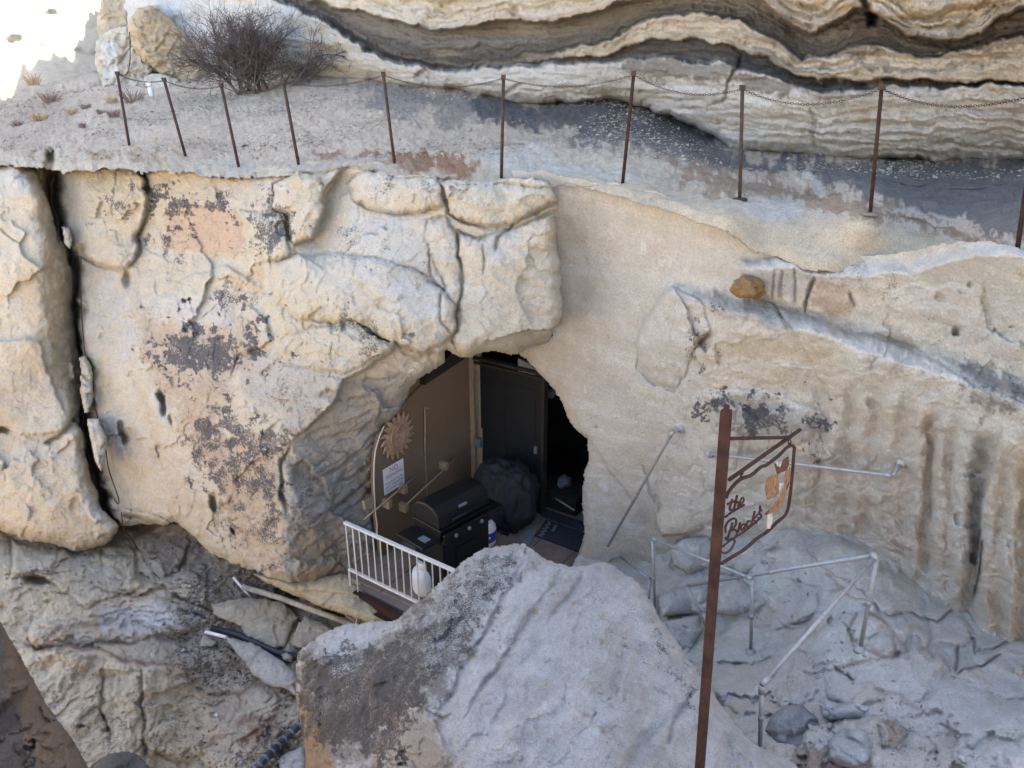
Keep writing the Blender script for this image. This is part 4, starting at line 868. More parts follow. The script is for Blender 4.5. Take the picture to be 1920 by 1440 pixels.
# ================================================================== THINGS
def tag(o, label, cat, group=None):
    o['label'] = label; o['category'] = cat
    if group: o['group'] = group
    return o
def empty(name, loc, label=None, cat=None, group=None):
    o = bpy.data.objects.new(name, None); COL.objects.link(o); o.location = loc
    o.empty_display_size = 0.1
    if label: tag(o, label, cat, group)
    return o
class MB:
    def __init__(s): s.bm = bmesh.new()
    def tube(s, pts, r, n=8, cap=True, closed=False):
        pts = [Vector(p) for p in pts]
        rs = r if isinstance(r, (list, tuple)) else [r] * len(pts)
        rings = []; prev = None
        m = len(pts)
        for i, p in enumerate(pts):
            if closed: d = (pts[(i + 1) % m] - pts[i - 1])
            else: d = (pts[min(i + 1, m - 1)] - pts[max(i - 1, 0)])
            d.normalize()
            if prev is None:
                a = Vector((0, 0, 1)) if abs(d.z) < 0.9 else Vector((1, 0, 0))
                u = d.cross(a).normalized()
            else:
                u = (prev - d * prev.dot(d)).normalized()
            prev = u; v = d.cross(u)
            rings.append([s.bm.verts.new(p + (u * math.cos(6.28319 * k / n) + v * math.sin(6.28319 * k / n)) * rs[i]) for k in range(n)])
        for i in range(m if closed else m - 1):
            a, b = rings[i], rings[(i + 1) % m]
            for k in range(n):
                f = s.bm.faces.new((a[k], a[(k + 1) % n], b[(k + 1) % n], b[k])); f.smooth = n > 5
        if cap and not closed and n > 2:
            s.bm.faces.new(rings[0][::-1]); s.bm.faces.new(rings[-1])
        return s
    def box(s, c, ax, ay, az):
        """box with half axes"""
        c, ax, ay, az = map(Vector, (c, ax, ay, az))
        v = [s.bm.verts.new(c + ax * i + ay * j + az * k) for i in (-1, 1) for j in (-1, 1) for k in (-1, 1)]
        for q in ((0, 1, 3, 2), (4, 6, 7, 5), (0, 4, 5, 1), (2, 3, 7, 6), (0, 2, 6, 4), (1, 5, 7, 3)):
            s.bm.faces.new([v[i] for i in q])
        return s
    def prism(s, pts, off):
        off = Vector(off)
        a = [s.bm.verts.new(Vector(p)) for p in pts]; b = [s.bm.verts.new(Vector(p) + off) for p in pts]
        s.bm.faces.new(a); s.bm.faces.new(b[::-1])
        n = len(pts)
        for i in range(n): s.bm.faces.new((a[i], b[i], b[(i + 1) % n], a[(i + 1) % n]))
        return s
    def lathe(s, c, prof, n=20, axis=Vector((0, 0, 1))):
        c = Vector(c); axis = Vector(axis).normalized()
        a = Vector((1, 0, 0)) if abs(axis.x) < 0.9 else Vector((0, 1, 0))
        u = axis.cross(a).normalized(); v = axis.cross(u)
        rings = []
        for r, h in prof:
            rings.append([s.bm.verts.new(c + axis * h + (u * math.cos(6.28319 * k / n) + v * math.sin(6.28319 * k / n)) * r) for k in range(n)])
        for i in range(len(rings) - 1):
            for k in range(n):
                f = s.bm.faces.new((rings[i][k], rings[i][(k + 1) % n], rings[i + 1][(k + 1) % n], rings[i + 1][k])); f.smooth = True
        s.bm.faces.new(rings[0][::-1]); s.bm.faces.new(rings[-1])
        return s
    def build(s, name, mat, parent=None, bevel=0.0):
        bmesh.ops.recalc_face_normals(s.bm, faces=s.bm.faces)
        me = bpy.data.meshes.new(name); s.bm.to_mesh(me); s.bm.free()
        me.materials.append(mat)
        o = bpy.data.objects.new(name, me); COL.objects.link(o)
        if parent is not None:
            o.parent = parent
            o.matrix_parent_inverse = Matrix.Translation(-parent.location)
        if bevel:
            b = o.modifiers.new('bevel', 'BEVEL'); b.width = bevel; b.segments = 2; b.limit_method = 'ANGLE'
        return o
def arc(p0, p1, p2, n=6):                    # quadratic bend
    p0, p1, p2 = map(Vector, (p0, p1, p2))
    return [p0.lerp(p1, k / n).lerp(p1.lerp(p2, k / n), k / n) for k in range(n + 1)]
def smooth_line(P, n=5):                      # Catmull-Rom
    P = [Vector(p) for p in P]
    if len(P) < 3: return P
    out = []
    for i in range(len(P) - 1):
        a, b, c, d = P[max(i - 1, 0)], P[i], P[i + 1], P[min(i + 2, len(P) - 1)]
        for k in range(n):
            t_ = k / n
            out.append(0.5 * ((2 * b) + (c - a) * t_ + (2 * a - 5 * b + 4 * c - d) * t_ ** 2 + (3 * b - a - 3 * c + d) * t_ ** 3))
    return out + [P[-1]]
def front(layer, px, py, off=0.0):            # a point a little in front of a rock surface
    p = layer.point(px, py)
    return p - p.normalized() * off
rng = random.Random(5)

# materials
RUST = plain('rusted_steel', (0.028, 0.013, 0.011), 0.85, 0.0, 0.3, 14, 0.3, 0.2, (0.055, 0.024, 0.017))
IRON = plain('weathered_iron', (0.035, 0.027, 0.025), 0.8, 0.0, 0.3, 30, 0.2, 0.2, (0.08, 0.05, 0.038))
GALV = plain('galvanised_pipe', (0.30, 0.30, 0.295), 0.5, 0.3, 0.15, 25, 0.08, 0.5)
RAILW = plain('cream_rail_paint', (0.55, 0.53, 0.47), 0.5, 0.0, 0.12, 20, 0.08, 0.4)
STUCCO = plain('tan_panel_paint', (0.165, 0.115, 0.074), 0.85, 0.0, 0.07, 3.0, 0.05, 0.2)
TANWOOD = plain('tan_wood', (0.30, 0.225, 0.145), 0.8, 0.0, 0.15, 12, 0.15, 0.2)
BLACKM = plain('black_enamel', (0.006, 0.006, 0.007), 0.42, 0.0, 0.2, 10, 0.03, 0.22)
BLACKC = plain('black_cloth', (0.016, 0.017, 0.020), 0.75, 0.0, 0.3, 8, 0.15, 0.3)
DARKD = plain('dark_door_paint', (0.011, 0.013, 0.015), 0.6, 0.0, 0.15, 4, 0.05, 0.2)
DARKB = plain('dark_beam_wood', (0.028, 0.024, 0.022), 0.8, 0.0, 0.3, 10, 0.2, 0.2)
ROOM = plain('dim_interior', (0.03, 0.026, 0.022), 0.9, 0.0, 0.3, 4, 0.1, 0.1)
PAVE = plain('entrance_paving', (0.20, 0.15, 0.125), 0.8, 0.0, 0.2, 5, 0.15, 0.2)
WHITEP = plain('white_paint', (0.66, 0.66, 0.66), 0.4, 0.0, 0.06, 10, 0.03, 0.4)
BLUEP = plain('blue_print', (0.03, 0.06, 0.30), 0.5, 0.0, 0.1, 10, 0.0, 0.3)
REDP = plain('red_print', (0.50, 0.03, 0.03), 0.5, 0.0, 0.05, 10, 0.0, 0.3)
INK = plain('black_print', (0.03, 0.03, 0.03), 0.5, 0.0, 0.05, 10, 0.0, 0.3)
GREYB = plain('grey_box', (0.13, 0.15, 0.155), 0.5, 0.1, 0.1, 10, 0.05, 0.4)
LAVG = plain('grey_panel', (0.17, 0.17, 0.195), 0.7, 0.0, 0.1, 5, 0.05, 0.2)
OLDWOOD = plain('weathered_wood', (0.36, 0.31, 0.25), 0.85, 0.0, 0.3, 9, 0.4, 0.2, (0.52, 0.47, 0.39))
CLAY = plain('terracotta', (0.30, 0.16, 0.09), 0.75, 0.0, 0.25, 14, 0.15, 0.3, (0.42, 0.29, 0.19))
TWIG = plain('grey_twig', (0.11, 0.092, 0.088), 0.9, 0.0, 0.3, 6, 0.0, 0.1)
STRAW = plain('dry_grass', (0.44, 0.33, 0.20), 0.9, 0.0, 0.3, 9, 0.0, 0.1)
STRAWD = plain('dead_brush', (0.25, 0.19, 0.16), 0.9, 0.0, 0.3, 9, 0.0, 0.1)
MATM = plain('grey_mat_rubber', (0.035, 0.038, 0.05), 0.9, 0.0, 0.2, 30, 0.2, 0.1)
PALEG = plain('pale_grey_print', (0.16, 0.17, 0.19), 0.9, 0.0, 0.1, 20, 0.0, 0.1)
HORSEO = plain('orange_rust_patina', (0.10, 0.045, 0.02), 0.8, 0.0, 0.4, 60, 0.1, 0.2, (0.30, 0.17, 0.09))
HORSEB = plain('brown_rust_patina', (0.08, 0.03, 0.014), 0.8, 0.0, 0.3, 40, 0.1, 0.3)
HORSEW = plain('bare_metal_patina', (0.36, 0.33, 0.29), 0.5, 0.0, 0.2, 40, 0.05, 0.3)
HOSE = plain('black_corrugated_pipe', (0.025, 0.027, 0.032), 0.5, 0.0, 0.2, 20, 0.05, 0.4)
HOSEB = plain('dusty_blue_band', (0.10, 0.13, 0.19), 0.8, 0.0, 0.3, 40, 0.1, 0.2)

# ---- stones with their own outline
def stone(name, label, cat, poly, t0, col, slope=(0, 0), dome=0.15, r=22, mat=None, step=2.0, back=0.35, rough=(0.06, 0.03, 0.012, 0.03), paint=None, lich=0.1, seed=0, group=None, tone=None, fac=0.03):
    c = np.array(poly, float).mean(0)
    ctrl = [(c[0] + a, c[1] + b, 't', t0 + slope[0] * a + slope[1] * b) for a, b in ((0, 0), (60, 0), (-60, 0), (0, 60), (0, -60), (60, 60), (-60, -60))]
    Ls = Layer(name, poly, step, ctrl, col, warp=(4, 1.5), seed=seed + 20)
    Ls.rough(rough[0], rough[1], rough[2], terr=rough[3], fb=1.3)
    ww = max(np.ptp(np.array(poly)[:, 0]), 30)
    Ls.facet(ww * 0.55, fac, fac * 1.8, 1.0, 20 + seed, -0.9, -0.5)
    Ls.edge(r, dome)
    Ls.tone(tuple(np.array(col) * 0.78), 0.0, 0.5, 3.0, 0.6, seed=seed); Ls.tone(tuple(np.minimum(np.array(col) * 1.2, 0.62)), 0.0, 0.5, 4.0, 0.6, seed=seed + 4)
    for a in (paint or []): Ls.paint(*a)
    Ls.lich += lich
    o = Ls.build(mat or ROCK, back, kind=None)
    tag(o, label, cat, group)
    o_layer[o.name] = Ls
    return o
o_layer = {}

# the great boulder in front of the entrance
g = Layer('boulder', [(560, 1225), (600, 1190), (660, 1166), (740, 1160), (800, 1110), (860, 1060), (900, 1030), (950, 1017), (985, 1020), (1015, 1045), (1050, 1055), (1090, 1062), (1120, 1050), (1150, 1060), (1182, 1080), (1210, 1110), (1232, 1150), (1262, 1190), (1292, 1240), (1332, 1290), (1370, 1345), (1420, 1395), (1500, 1440), (1580, 1540), (1560, 1800), (560, 1800), (580, 1560), (572, 1440), (562, 1350), (553, 1290)], 2.0,
          [(950, 1017, 't', 6.25), (860, 1060, 't', 6.2), (740, 1160, 't', 6.0), (1120, 1050, 't', 6.1), (560, 1225, 't', 5.75), (560, 1290, 't', 5.6), (600, 1440, 't', 5.0), (900, 1440, 't', 4.25), (1230, 1150, 't', 5.75), (1330, 1290, 't', 5.2), (1200, 1440, 't', 4.4), (1450, 1440, 't', 4.85), (800, 1250, 't', 5.15), (1100, 1250, 't', 5.0), (900, 1800, 't', 3.3), (600, 1800, 't', 3.9), (1500, 1800, 't', 3.9), (1000, 1150, 't', 5.45)], (0.43, 0.408, 0.38), warp=(6, 3), seed=30)
G = g
g.rough(0.05, 0.012, 0.008, chip=0.010, fb=1.1)
# weathering ribs running down the tilted face
ux = (g.WX - 1000) * 0.80 + (g.WY - 1200) * 0.60 + 30 * g.n3
rib = perlin(np.stack([ux / 46, (g.WY - g.WX) / 420.0, 0 * ux + 3.3], -1)) + 0.5 * perlin(np.stack([ux / 19, (g.WY - g.WX) / 260.0, 0 * ux + 9.3], -1))
rm = sstep(860, 1000, g.X + (g.Y - 1200) * 0.25)
g.off += 0.05 * rib * rm
g.off += 0.010 * rm * perlin(np.stack([ux / 8.5, (g.WY - g.WX) / 150.0, 0 * ux + 6.1], -1))
g.facet(120, 0.012, 0.04, 1.0, 31, -0.2, 0.2); g.facet(44, 0.014, 0.03, 1.3, 32, -0.1, 0.2, 1 - 0.6 * rm)
g.edge(42, 0.30)
g.ramp([(905, 1020), (880, 1080), (800, 1180), (745, 1290), (790, 1330), (830, 1440), (850, 1500)], 0.0016, 0.45, right=True, soft=20)
g.ledge([(740, 1160), (700, 1230), (690, 1320), (720, 1440)], 0.05, 60, 6, right=True)
g.ledge([(715, 1330), (750, 1312), (800, 1330), (830, 1385), (860, 1440)], -0.05, 60, 5, right=True)
g.ledge([(850, 1330), (830, 1345), (780, 1325), (760, 1300), (770, 1270)], 0.04, 30, 3, right=False)
for pl in ([(985, 1045), (950, 1110), (920, 1170), (880, 1230), (850, 1300), (815, 1340)], [(1060, 1060), (1010, 1130), (960, 1210), (900, 1300), (870, 1350)], [(1100, 1070), (1070, 1110), (1030, 1160)], [(1300, 1290), (1270, 1340), (1250, 1400)]):
    g.crack(pl, 5, 0.05)
g.tone((0.50, 0.48, 0.455), 0.0, 0.5, 1.6, 0.7); g.tone((0.36, 0.345, 0.325), 0.05, 0.5, 3.2, 0.6, seed=3); g.tone((0.34, 0.31, 0.27), 0.1, 0.5, 2.2, 0.4, seed=8)
g.paint([(552, 1225), (740, 1160), (900, 1030), (960, 1015), (1000, 1040), (900, 1180), (830, 1330), (760, 1330), (700, 1440), (560, 1440)], (0.19, 0.165, 0.145), 0.9, 26, 34)
g.paint([(600, 1200), (670, 1172), (745, 1165), (700, 1215), (640, 1250), (600, 1230)], (0.45, 0.42, 0.41), 0.9, 14, 24)
g.paint([(880, 1040), (960, 1016), (1010, 1045), (960, 1130), (860, 1200), (800, 1250), (790, 1160)], (0.36, 0.345, 0.325), 0.8, 16, 22)
g.paint([(720, 1330), (760, 1312), (800, 1330), (830, 1385), (850, 1480), (700, 1480)], (0.27, 0.20, 0.145), 0.7, 24, 30)
g.paint([(556, 1290), (585, 1330), (610, 1400), (640, 1480), (560, 1480)], (0.27, 0.18, 0.11), 0.85, 10, 12)
g.paint([(640, 1290), (680, 1280), (690, 1320), (650, 1335)], (0.42, 0.33, 0.27), 0.7, 10, 14)
g.lich += 0.30
g.lichen([(552, 1240), (640, 1200), (760, 1190), (820, 1280), (740, 1440), (560, 1400)], 0.72, 30, 40)
g.lichen([(740, 1170), (900, 1040), (1000, 1020), (960, 1120), (840, 1260), (760, 1330), (740, 1260)], 0.62, 24, 40)
g.lichen([(1000, 1060), (1180, 1090), (1240, 1160), (1300, 1260), (1200, 1300), (1100, 1200)], 0.42, 40, 50)
g.lichen([(1170, 1190), (1240, 1170), (1310, 1280), (1300, 1340), (1230, 1240)], 0.52, 20, 30)
for (x, y) in ((1128, 1365), (1047, 1360), (1098, 1340), (882, 1232), (876, 1190), (865, 1390), (1128, 1205), (1130, 1158), (1075, 1130), (870, 1240), (1006, 1145), (1012, 1350)):
    rr_ = rng.uniform(2.5, 5)
    g.paint([(x - rr_, y - rr_), (x + rr_, y - rr_ * .7), (x + rr_ * .8, y + rr_), (x - rr_ * .7, y + rr_)], (0.33, 0.23, 0.13), 0.55, 3, 4)
go_ = g.build(BOULD, 1.3, 0.2, kind=None)
tag(go_, 'huge grey boulder with lichen and weathering ribs in front of the cave entrance', 'boulder')

# dark boulder at the near left and the small one beside it
stone('boulder', 'dark brown boulder standing beside the lower ledge, smooth sloping side', 'boulder', [(-260, 1000), (-60, 1100), (0, 1165), (40, 1232), (90, 1322), (130, 1382), (168, 1440), (230, 1560), (230, 1800), (-260, 1800)], 3.4, (0.13, 0.10, 0.08), (0.0015, -0.0016), 0.30, 60, BOULD, 1.6, 0.8, (0.08, 0.03, 0.012, 0.0), [([(0, 1175), (60, 1270), (110, 1370), (150, 1440), (60, 1440), (20, 1300)], (0.20, 0.135, 0.085), 0.7, 12, 16), ([(0, 1300), (60, 1440), (-60, 1440)], (0.11, 0.09, 0.08), 0.7, 12, 16)], 0.38, 1)  # lighter orange band down the side is a lit strip put into the colour
stone('rock', 'small dark grey rock at the foot of the dark brown boulder', 'rock', [(178, 1440), (200, 1415), (240, 1407), (268, 1418), (284, 1445), (300, 1500), (180, 1500)], 4.6, (0.09, 0.088, 0.085), (0, -0.003), 0.12, 30, BOULD, 2.0, 0.5, seed=2, lich=0.3)

# boulders beside the trail
stone('boulder', 'big tilted sandstone boulder leaning over the pale upright one', 'boulder', [(240, 40), (256, 14), (285, 8), (316, 34), (352, 66), (384, 108), (400, 152), (394, 176), (350, 174), (306, 146), (278, 122), (252, 98), (236, 70)], 15.0, (0.47, 0.365, 0.235), (0.002, -0.003), 0.40, 20, seed=3, back=1.2, rough=(0.15, 0.08, 0.03, 0.06))
stone('boulder', 'pale upright boulder under the tilted one by the trail', 'boulder', [(182, 72), (204, 54), (240, 48), (252, 75), (272, 100), (290, 128), (284, 156), (264, 180), (222, 178), (190, 166), (176, 120)], 15.1, (0.52, 0.455, 0.36), (-0.002, -0.003), 0.40, 20, seed=4, back=1.2, paint=[([(190, 80), (215, 65), (222, 110), (215, 150), (192, 150)], WHITE, 0.9, 6, 8)], rough=(0.15, 0.08, 0.03, 0.06))
stone('rock', 'white flat rock lying against the tilted boulder', 'rock', [(268, 142), (285, 136), (310, 140), (335, 150), (343, 165), (322, 170), (315, 178), (312, 190), (295, 190), (280, 170), (270, 160)], 14.6, (0.55, 0.50, 0.41), (0, -0.004), 0.2, 12, seed=5, back=0.5)
stone('rock', 'broken grey rock above the tilted boulder at the cliff end', 'rock', [(300, 0), (330, -20), (370, -10), (380, 30), (360, 60), (340, 50), (318, 30)], 17.0, (0.45, 0.44, 0.43), (0, -0.004), 0.4, 18, seed=6, back=1.0)
stone('rock', 'cream rubble block beside the broken grey rock', 'rock', [(250, -10), (290, -30), (312, -5), (305, 22), (280, 18), (262, 20), (245, 12)], 17.5, (0.47, 0.40, 0.29), (0, -0.004), 0.4, 16, seed=7, back=1.0)
stone('boulder', 'sunlit sandstone rubble below the end of the overhanging cliff', 'boulder', [(182, 40), (196, -20), (240, -40), (252, 10), (246, 50), (215, 66), (190, 84)], 17.5, (0.47, 0.38, 0.26), (0, -0.004), 0.4, 16, seed=8, back=1.0)
stone('rock', 'white ribbed rock like a stump lying on the trail', 'rock', [(838, 232), (850, 226), (872, 230), (884, 240), (885, 258), (862, 262), (842, 256)], 11.3, (0.52, 0.51, 0.49), (0, -0.003), 0.12, 8, seed=9, back=0.3)
stone('rock', 'pale rounded rock half buried at the back of the trail', 'rock', [(704, 206), (722, 198), (752, 196), (780, 200), (784, 212), (760, 222), (712, 220)], 12.5, (0.46, 0.43, 0.37), (0, -0.004), 0.15, 9, seed=10, back=0.3)
stone('rock', 'small grey rock behind the ribbed stump-like rock', 'rock', [(872, 222), (890, 217), (904, 226), (900, 238), (884, 240)], 11.9, (0.38, 0.37, 0.36), (0, -0.003), 0.1, 7, seed=11, back=0.25)
stone('rock', 'pale grey rock at the dark foot of the overhang', 'rock', [(912, 203), (925, 199), (934, 204), (928, 211), (914, 210)], 12.0, (0.42, 0.42, 0.42), (0, -0.003), 0.08, 5, seed=12, back=0.2)
stone('rock', 'dull brown rock with rusty edge under the overhang', 'rock', [(985, 222), (1010, 205), (1045, 203), (1052, 216), (1030, 230), (1000, 234)], 11.7, (0.31, 0.28, 0.23), (0, -0.004), 0.12, 10, seed=13, back=0.3)
stone('rock', 'low brown slab lying beside the ribbed stump-like rock', 'rock', [(895, 250), (915, 243), (930, 247), (928, 256), (900, 258)], 11.0, (0.33, 0.28, 0.24), (0, -0.004), 0.08, 6, seed=14, back=0.2)
# stone on the bench
pb = RW.point(1402, 556)
stone('rock', 'orange brown rock resting on the grey bench of the right wall', 'rock', [(1366, 547), (1374, 524), (1396, 517), (1422, 520), (1438, 536), (1434, 558), (1416, 567), (1386, 560)], pb.length / np.linalg.norm(ray(1402, 556)) - 0.42, (0.27, 0.155, 0.065), (0, -0.001), 0.14, 14, seed=15, back=0.2, lich=0.34, rough=(0.05, 0.03, 0.012, 0.02))
# wedge stones in the deep crack
for k, (poly, lab) in enumerate((([(148, 672), (160, 668), (172, 692), (179, 740), (170, 772), (160, 778), (150, 740)], 'pale wedge stone jammed in the deep crack, upper'),
                                 ([(164, 785), (186, 783), (201, 820), (199, 852), (186, 884), (174, 860)], 'white wedge stone jammed in the deep crack, below another'),
                                 ([(112, 425), (128, 428), (138, 450), (132, 470), (118, 455)], 'small stone lodged high in the deep crack'))):
    stone('rock', lab, 'rock', poly, 10.6 - 0.25 * k + (0.6 if k == 2 else 0), (0.48, 0.43, 0.34), (0, -0.002), 0.18, 10, seed=16 + k, back=0.3)
# stones of the right hand floor
def tl(layer, px, py): return layer.point(px, py).length / float(np.linalg.norm(ray(px, py)))
for k, (poly, lab, c) in enumerate((
        ([(1442, 1342), (1470, 1322), (1502, 1320), (1530, 1345), (1546, 1385), (1540, 1408), (1500, 1414), (1450, 1398), (1434, 1368)], 'dark grey angular rock beside the lower rail post', (0.27, 0.275, 0.27)),
        ([(1533, 1325), (1545, 1310), (1580, 1318), (1600, 1308), (1640, 1318), (1648, 1336), (1620, 1350), (1560, 1350), (1540, 1342)], 'long pale rock lying across the gap between grey rocks', (0.43, 0.43, 0.42)),
        ([(1552, 1385), (1580, 1362), (1625, 1368), (1640, 1400), (1625, 1440), (1580, 1440), (1550, 1425)], 'rounded blue grey rock below the long pale rock', (0.38, 0.385, 0.39)),
        ([(1640, 1355), (1675, 1345), (1705, 1375), (1690, 1410), (1650, 1400)], 'grey rock with a rusty stain beside the rounded rock', (0.38, 0.36, 0.33)),
        ([(1545, 1360), (1555, 1348), (1565, 1356), (1560, 1370), (1548, 1370)], 'fist sized grey stone wedged between two larger rocks', (0.36, 0.36, 0.36)),
        ([(1300, 1440), (1345, 1415), (1382, 1432), (1400, 1470), (1330, 1520)], 'flat pale rock at the edge of the great boulder', (0.45, 0.44, 0.43)),
        ([(1360, 1445), (1420, 1428), (1470, 1440), (1480, 1490), (1380, 1500)], 'low pale rock below the lower rail post', (0.44, 0.43, 0.42)))):
    cx, cy = np.array(poly).mean(0)
    stone('rock', lab, 'rock', poly, tl(FL, cx, cy) - 0.12, c, (0, -0.0028), 0.16, 20, ROCKG, seed=30 + k, back=0.35, rough=(0.05, 0.03, 0.008, 0.02), paint=([([(1655, 1350), (1690, 1370), (1670, 1395)], (0.28, 0.18, 0.11), 0.8, 6, 8)] if k == 3 else None))
for k, (poly, lab, c, dt) in enumerate((
        ([(1228, 985), (1240, 940), (1262, 905), (1296, 886), (1322, 910), (1330, 960), (1322, 995), (1280, 1004), (1240, 1006)], 'tall cream rock leaning on the wall foot behind the pipe handrail', (0.50, 0.43, 0.33), 0.30),
        ([(1258, 1028), (1280, 1010), (1330, 1008), (1345, 1030), (1335, 1062), (1290, 1078), (1262, 1060)], 'rounded grey rock at the foot of the tall cream rock', (0.44, 0.42, 0.38), 0.28),
        ([(1262, 1020), (1275, 1000), (1300, 996), (1312, 1010), (1290, 1022)], 'small grey rock wedged between two rocks at the wall foot', (0.40, 0.385, 0.36), 0.26),
        ([(1236, 1122), (1258, 1102), (1330, 1094), (1340, 1120), (1318, 1150), (1242, 1160)], 'broad flat grey rock beside the two post handrail', (0.43, 0.415, 0.385), 0.14),
        ([(1246, 1166), (1312, 1154), (1318, 1180), (1300, 1216), (1276, 1230), (1252, 1200)], 'grey wedge shaped rock below the broad flat one', (0.42, 0.40, 0.375), 0.12),
        ([(1362, 1032), (1410, 1010), (1462, 1024), (1455, 1062), (1390, 1080), (1365, 1060)], 'rounded pale rock behind the hanging sign', (0.46, 0.44, 0.405), 0.16),
        ([(1340, 1104), (1392, 1088), (1436, 1128), (1398, 1160), (1342, 1152)], 'low pale rock under the middle of the handrail', (0.45, 0.43, 0.395), 0.12))):
    cx, cy = np.array(poly).mean(0)
    stone('rock', lab, 'rock', poly, tl(FL, cx, cy) - dt, c, (0, -0.0025), 0.16, 22, ROCKG, seed=60 + k, back=0.4, rough=(0.05, 0.02, 0.008, 0.015), fac=0.02)
# slabs and rubble of the lower ledge
def Z6(L_): return [(360 + x * 0.2708, 1050 + y * 0.2708) for x, y in L_]
for k, (poly, lab, c, dt) in enumerate((
        (Z6([(140, 315), (230, 275), (330, 262), (480, 265), (640, 300), (755, 385), (700, 450), (665, 540), (640, 605), (560, 612), (380, 530), (330, 460), (160, 392)]), 'broad flat sandstone slab lying under the wooden pole', (0.42, 0.355, 0.27), 0.22),
        (Z6([(800, 385), (900, 420), (985, 470), (950, 540), (880, 570), (760, 625), (690, 608), (700, 500), (740, 430)]), 'split half of the flat slab next to the great boulder', (0.44, 0.37, 0.29), 0.22),
        (Z6([(222, 525), (280, 530), (420, 570), (560, 650), (690, 750), (730, 820), (735, 950), (640, 890), (520, 860), (430, 810), (360, 720), (290, 620)]), 'grey leaning slab with a pale broken edge', (0.37, 0.36, 0.33), 0.30),
        (Z6([(25, 595), (80, 525), (165, 560), (195, 580), (150, 608), (70, 618)]), 'white block stone at the end of the white pipe', (0.52, 0.47, 0.39), 0.12),
        (Z6([(590, 1390), (640, 1340), (770, 1290), (800, 1440), (780, 1500), (620, 1500)]), 'smooth grey slab below the corrugated pipe', (0.40, 0.40, 0.40), 0.2),
        (Z6([(610, 655), (660, 640), (705, 670), (695, 715), (640, 715)]), 'rough grey stone between the slabs and the boulder', (0.36, 0.33, 0.28), 0.2),
        (Z6([(462, 1200), (480, 1170), (515, 1168), (526, 1210), (510, 1248), (475, 1245)]), 'smooth grey egg shaped pebble on the ledge', (0.42, 0.43, 0.43), 0.08),
        (Z6([(540, 1220), (565, 1170), (610, 1160), (632, 1185), (610, 1240), (560, 1290)]), 'brown rounded stone beside the egg shaped pebble', (0.32, 0.26, 0.19), 0.08),
        (Z6([(135, 1075), (160, 1050), (190, 1065), (180, 1100), (150, 1090)]), 'white chip of stone alone on the ledge', (0.56, 0.56, 0.56), 0.06),
        (Z6([(608, 1045), (630, 1020), (642, 1040), (622, 1062)]), 'tan pebble near the great boulder', (0.45, 0.38, 0.30), 0.05),
        (Z6([(705, 1260), (730, 1235), (742, 1270), (720, 1300)]), 'small white stone above the smooth grey slab', (0.48, 0.48, 0.47), 0.06),
        (Z6([(20, 40), (60, 25), (110, 40), (100, 70), (40, 75)]), 'grey shale flake in the undercut below the cliff', (0.24, 0.23, 0.22), 0.06),
        (Z6([(1050, 135), (1090, 120), (1150, 125), (1180, 160), (1170, 215), (1110, 232), (1060, 205)]), 'rounded dark stone under the corner of the railing', (0.22, 0.21, 0.19), 1.0))):
    cx, cy = np.array(poly).mean(0)
    stone('rock', lab, 'rock', poly, tl(LO, cx, cy) - dt, c, (0, -0.006 if k < 5 else -0.003), 0.10 if k < 5 else 0.08, 12 if k > 4 else 16, seed=40 + k, back=0.3 if k < 6 else 0.12, rough=(0.04, 0.02, 0.010, 0.015), lich=0.32 if k < 4 else 0.1, fac=0.015)

# ---- gravel on the trail (nobody could count it)
def gravel(name, layer, n, ysel, size, cols, seed):
    r_ = np.random.RandomState(seed)
    ii, jj = np.nonzero(layer.mask & ysel(layer))
    # even spread over the ground rather than over the picture
    wgt = layer.t[ii, jj] ** 2.6 * sstep(-0.35, 0.45, fbm(layer.P0[ii, jj] * 0.8 + seed, 3)) ** 2 + 1e-6; k = r_.choice(len(ii), n, p=wgt / wgt.sum())
    C0 = layer.Pw[ii[k], jj[k]]
    cl = np.array(cols)[r_.randint(0, len(cols), n)] * (0.7 + 0.6 * r_.rand(n))[:, None]
    oc = np.array([(1, 0, 0), (-1, 0, 0), (0, 1, 0), (0, -1, 0), (0, 0, 1), (0, 0, -1)], float)
    tri = np.array([(0, 2, 4), (2, 1, 4), (1, 3, 4), (3, 0, 4), (2, 0, 5), (1, 2, 5), (3, 1, 5), (0, 3, 5)])
    s_ = size * np.exp(0.42 * r_.randn(n))
    V = C0[:, None] + oc[None] * s_[:, None, None] * (0.55 + 0.9 * r_.rand(n, 6, 1)) * np.array((1.2, 1.2, 0.7)) + 0.35 * s_[:, None, None] * r_.randn(n, 6, 3)
    T = tri[None] + 6 * np.arange(n)[:, None, None]
    o = mesh_np(name, V.reshape(-1, 3), T.reshape(-1, 3), SOIL, np.repeat(cl, 6, 0), smooth=False)
    o['kind'] = 'stuff'; o['label'] = 'loose gravel and stone chips strewn over the trail'
    return o
gr = gravel('gravel', TRAIL, 15000, lambda L_: (L_.Y < 300 + 0.04 * np.maximum(L_.X - 900, 0)), 0.0088, [(0.52, 0.43, 0.34), (0.56, 0.50, 0.42), (0.42, 0.35, 0.28), (0.50, 0.42, 0.33)], 3)
gr2 = gravel('gravel', LO, 5000, lambda L_: (L_.X > 280) & (L_.X < 600) & (L_.Y > 1010), 0.012, [(0.36, 0.31, 0.26), (0.42, 0.38, 0.32), (0.24, 0.21, 0.19)], 4)
gr3 = gravel('gravel', FL, 700, lambda L_: (L_.Y > 1000) & (L_.X > 1180) & (L_.X < 1960) & (L_.Y < 1470), 0.009, [(0.48, 0.45, 0.41), (0.52, 0.50, 0.46), (0.42, 0.39, 0.35)], 6)
gr3['label'] = 'grit and small chips caught in the hollows of the grey rock floor'
gr2['label'] = 'stone chips and grit lying on the lower ledge'

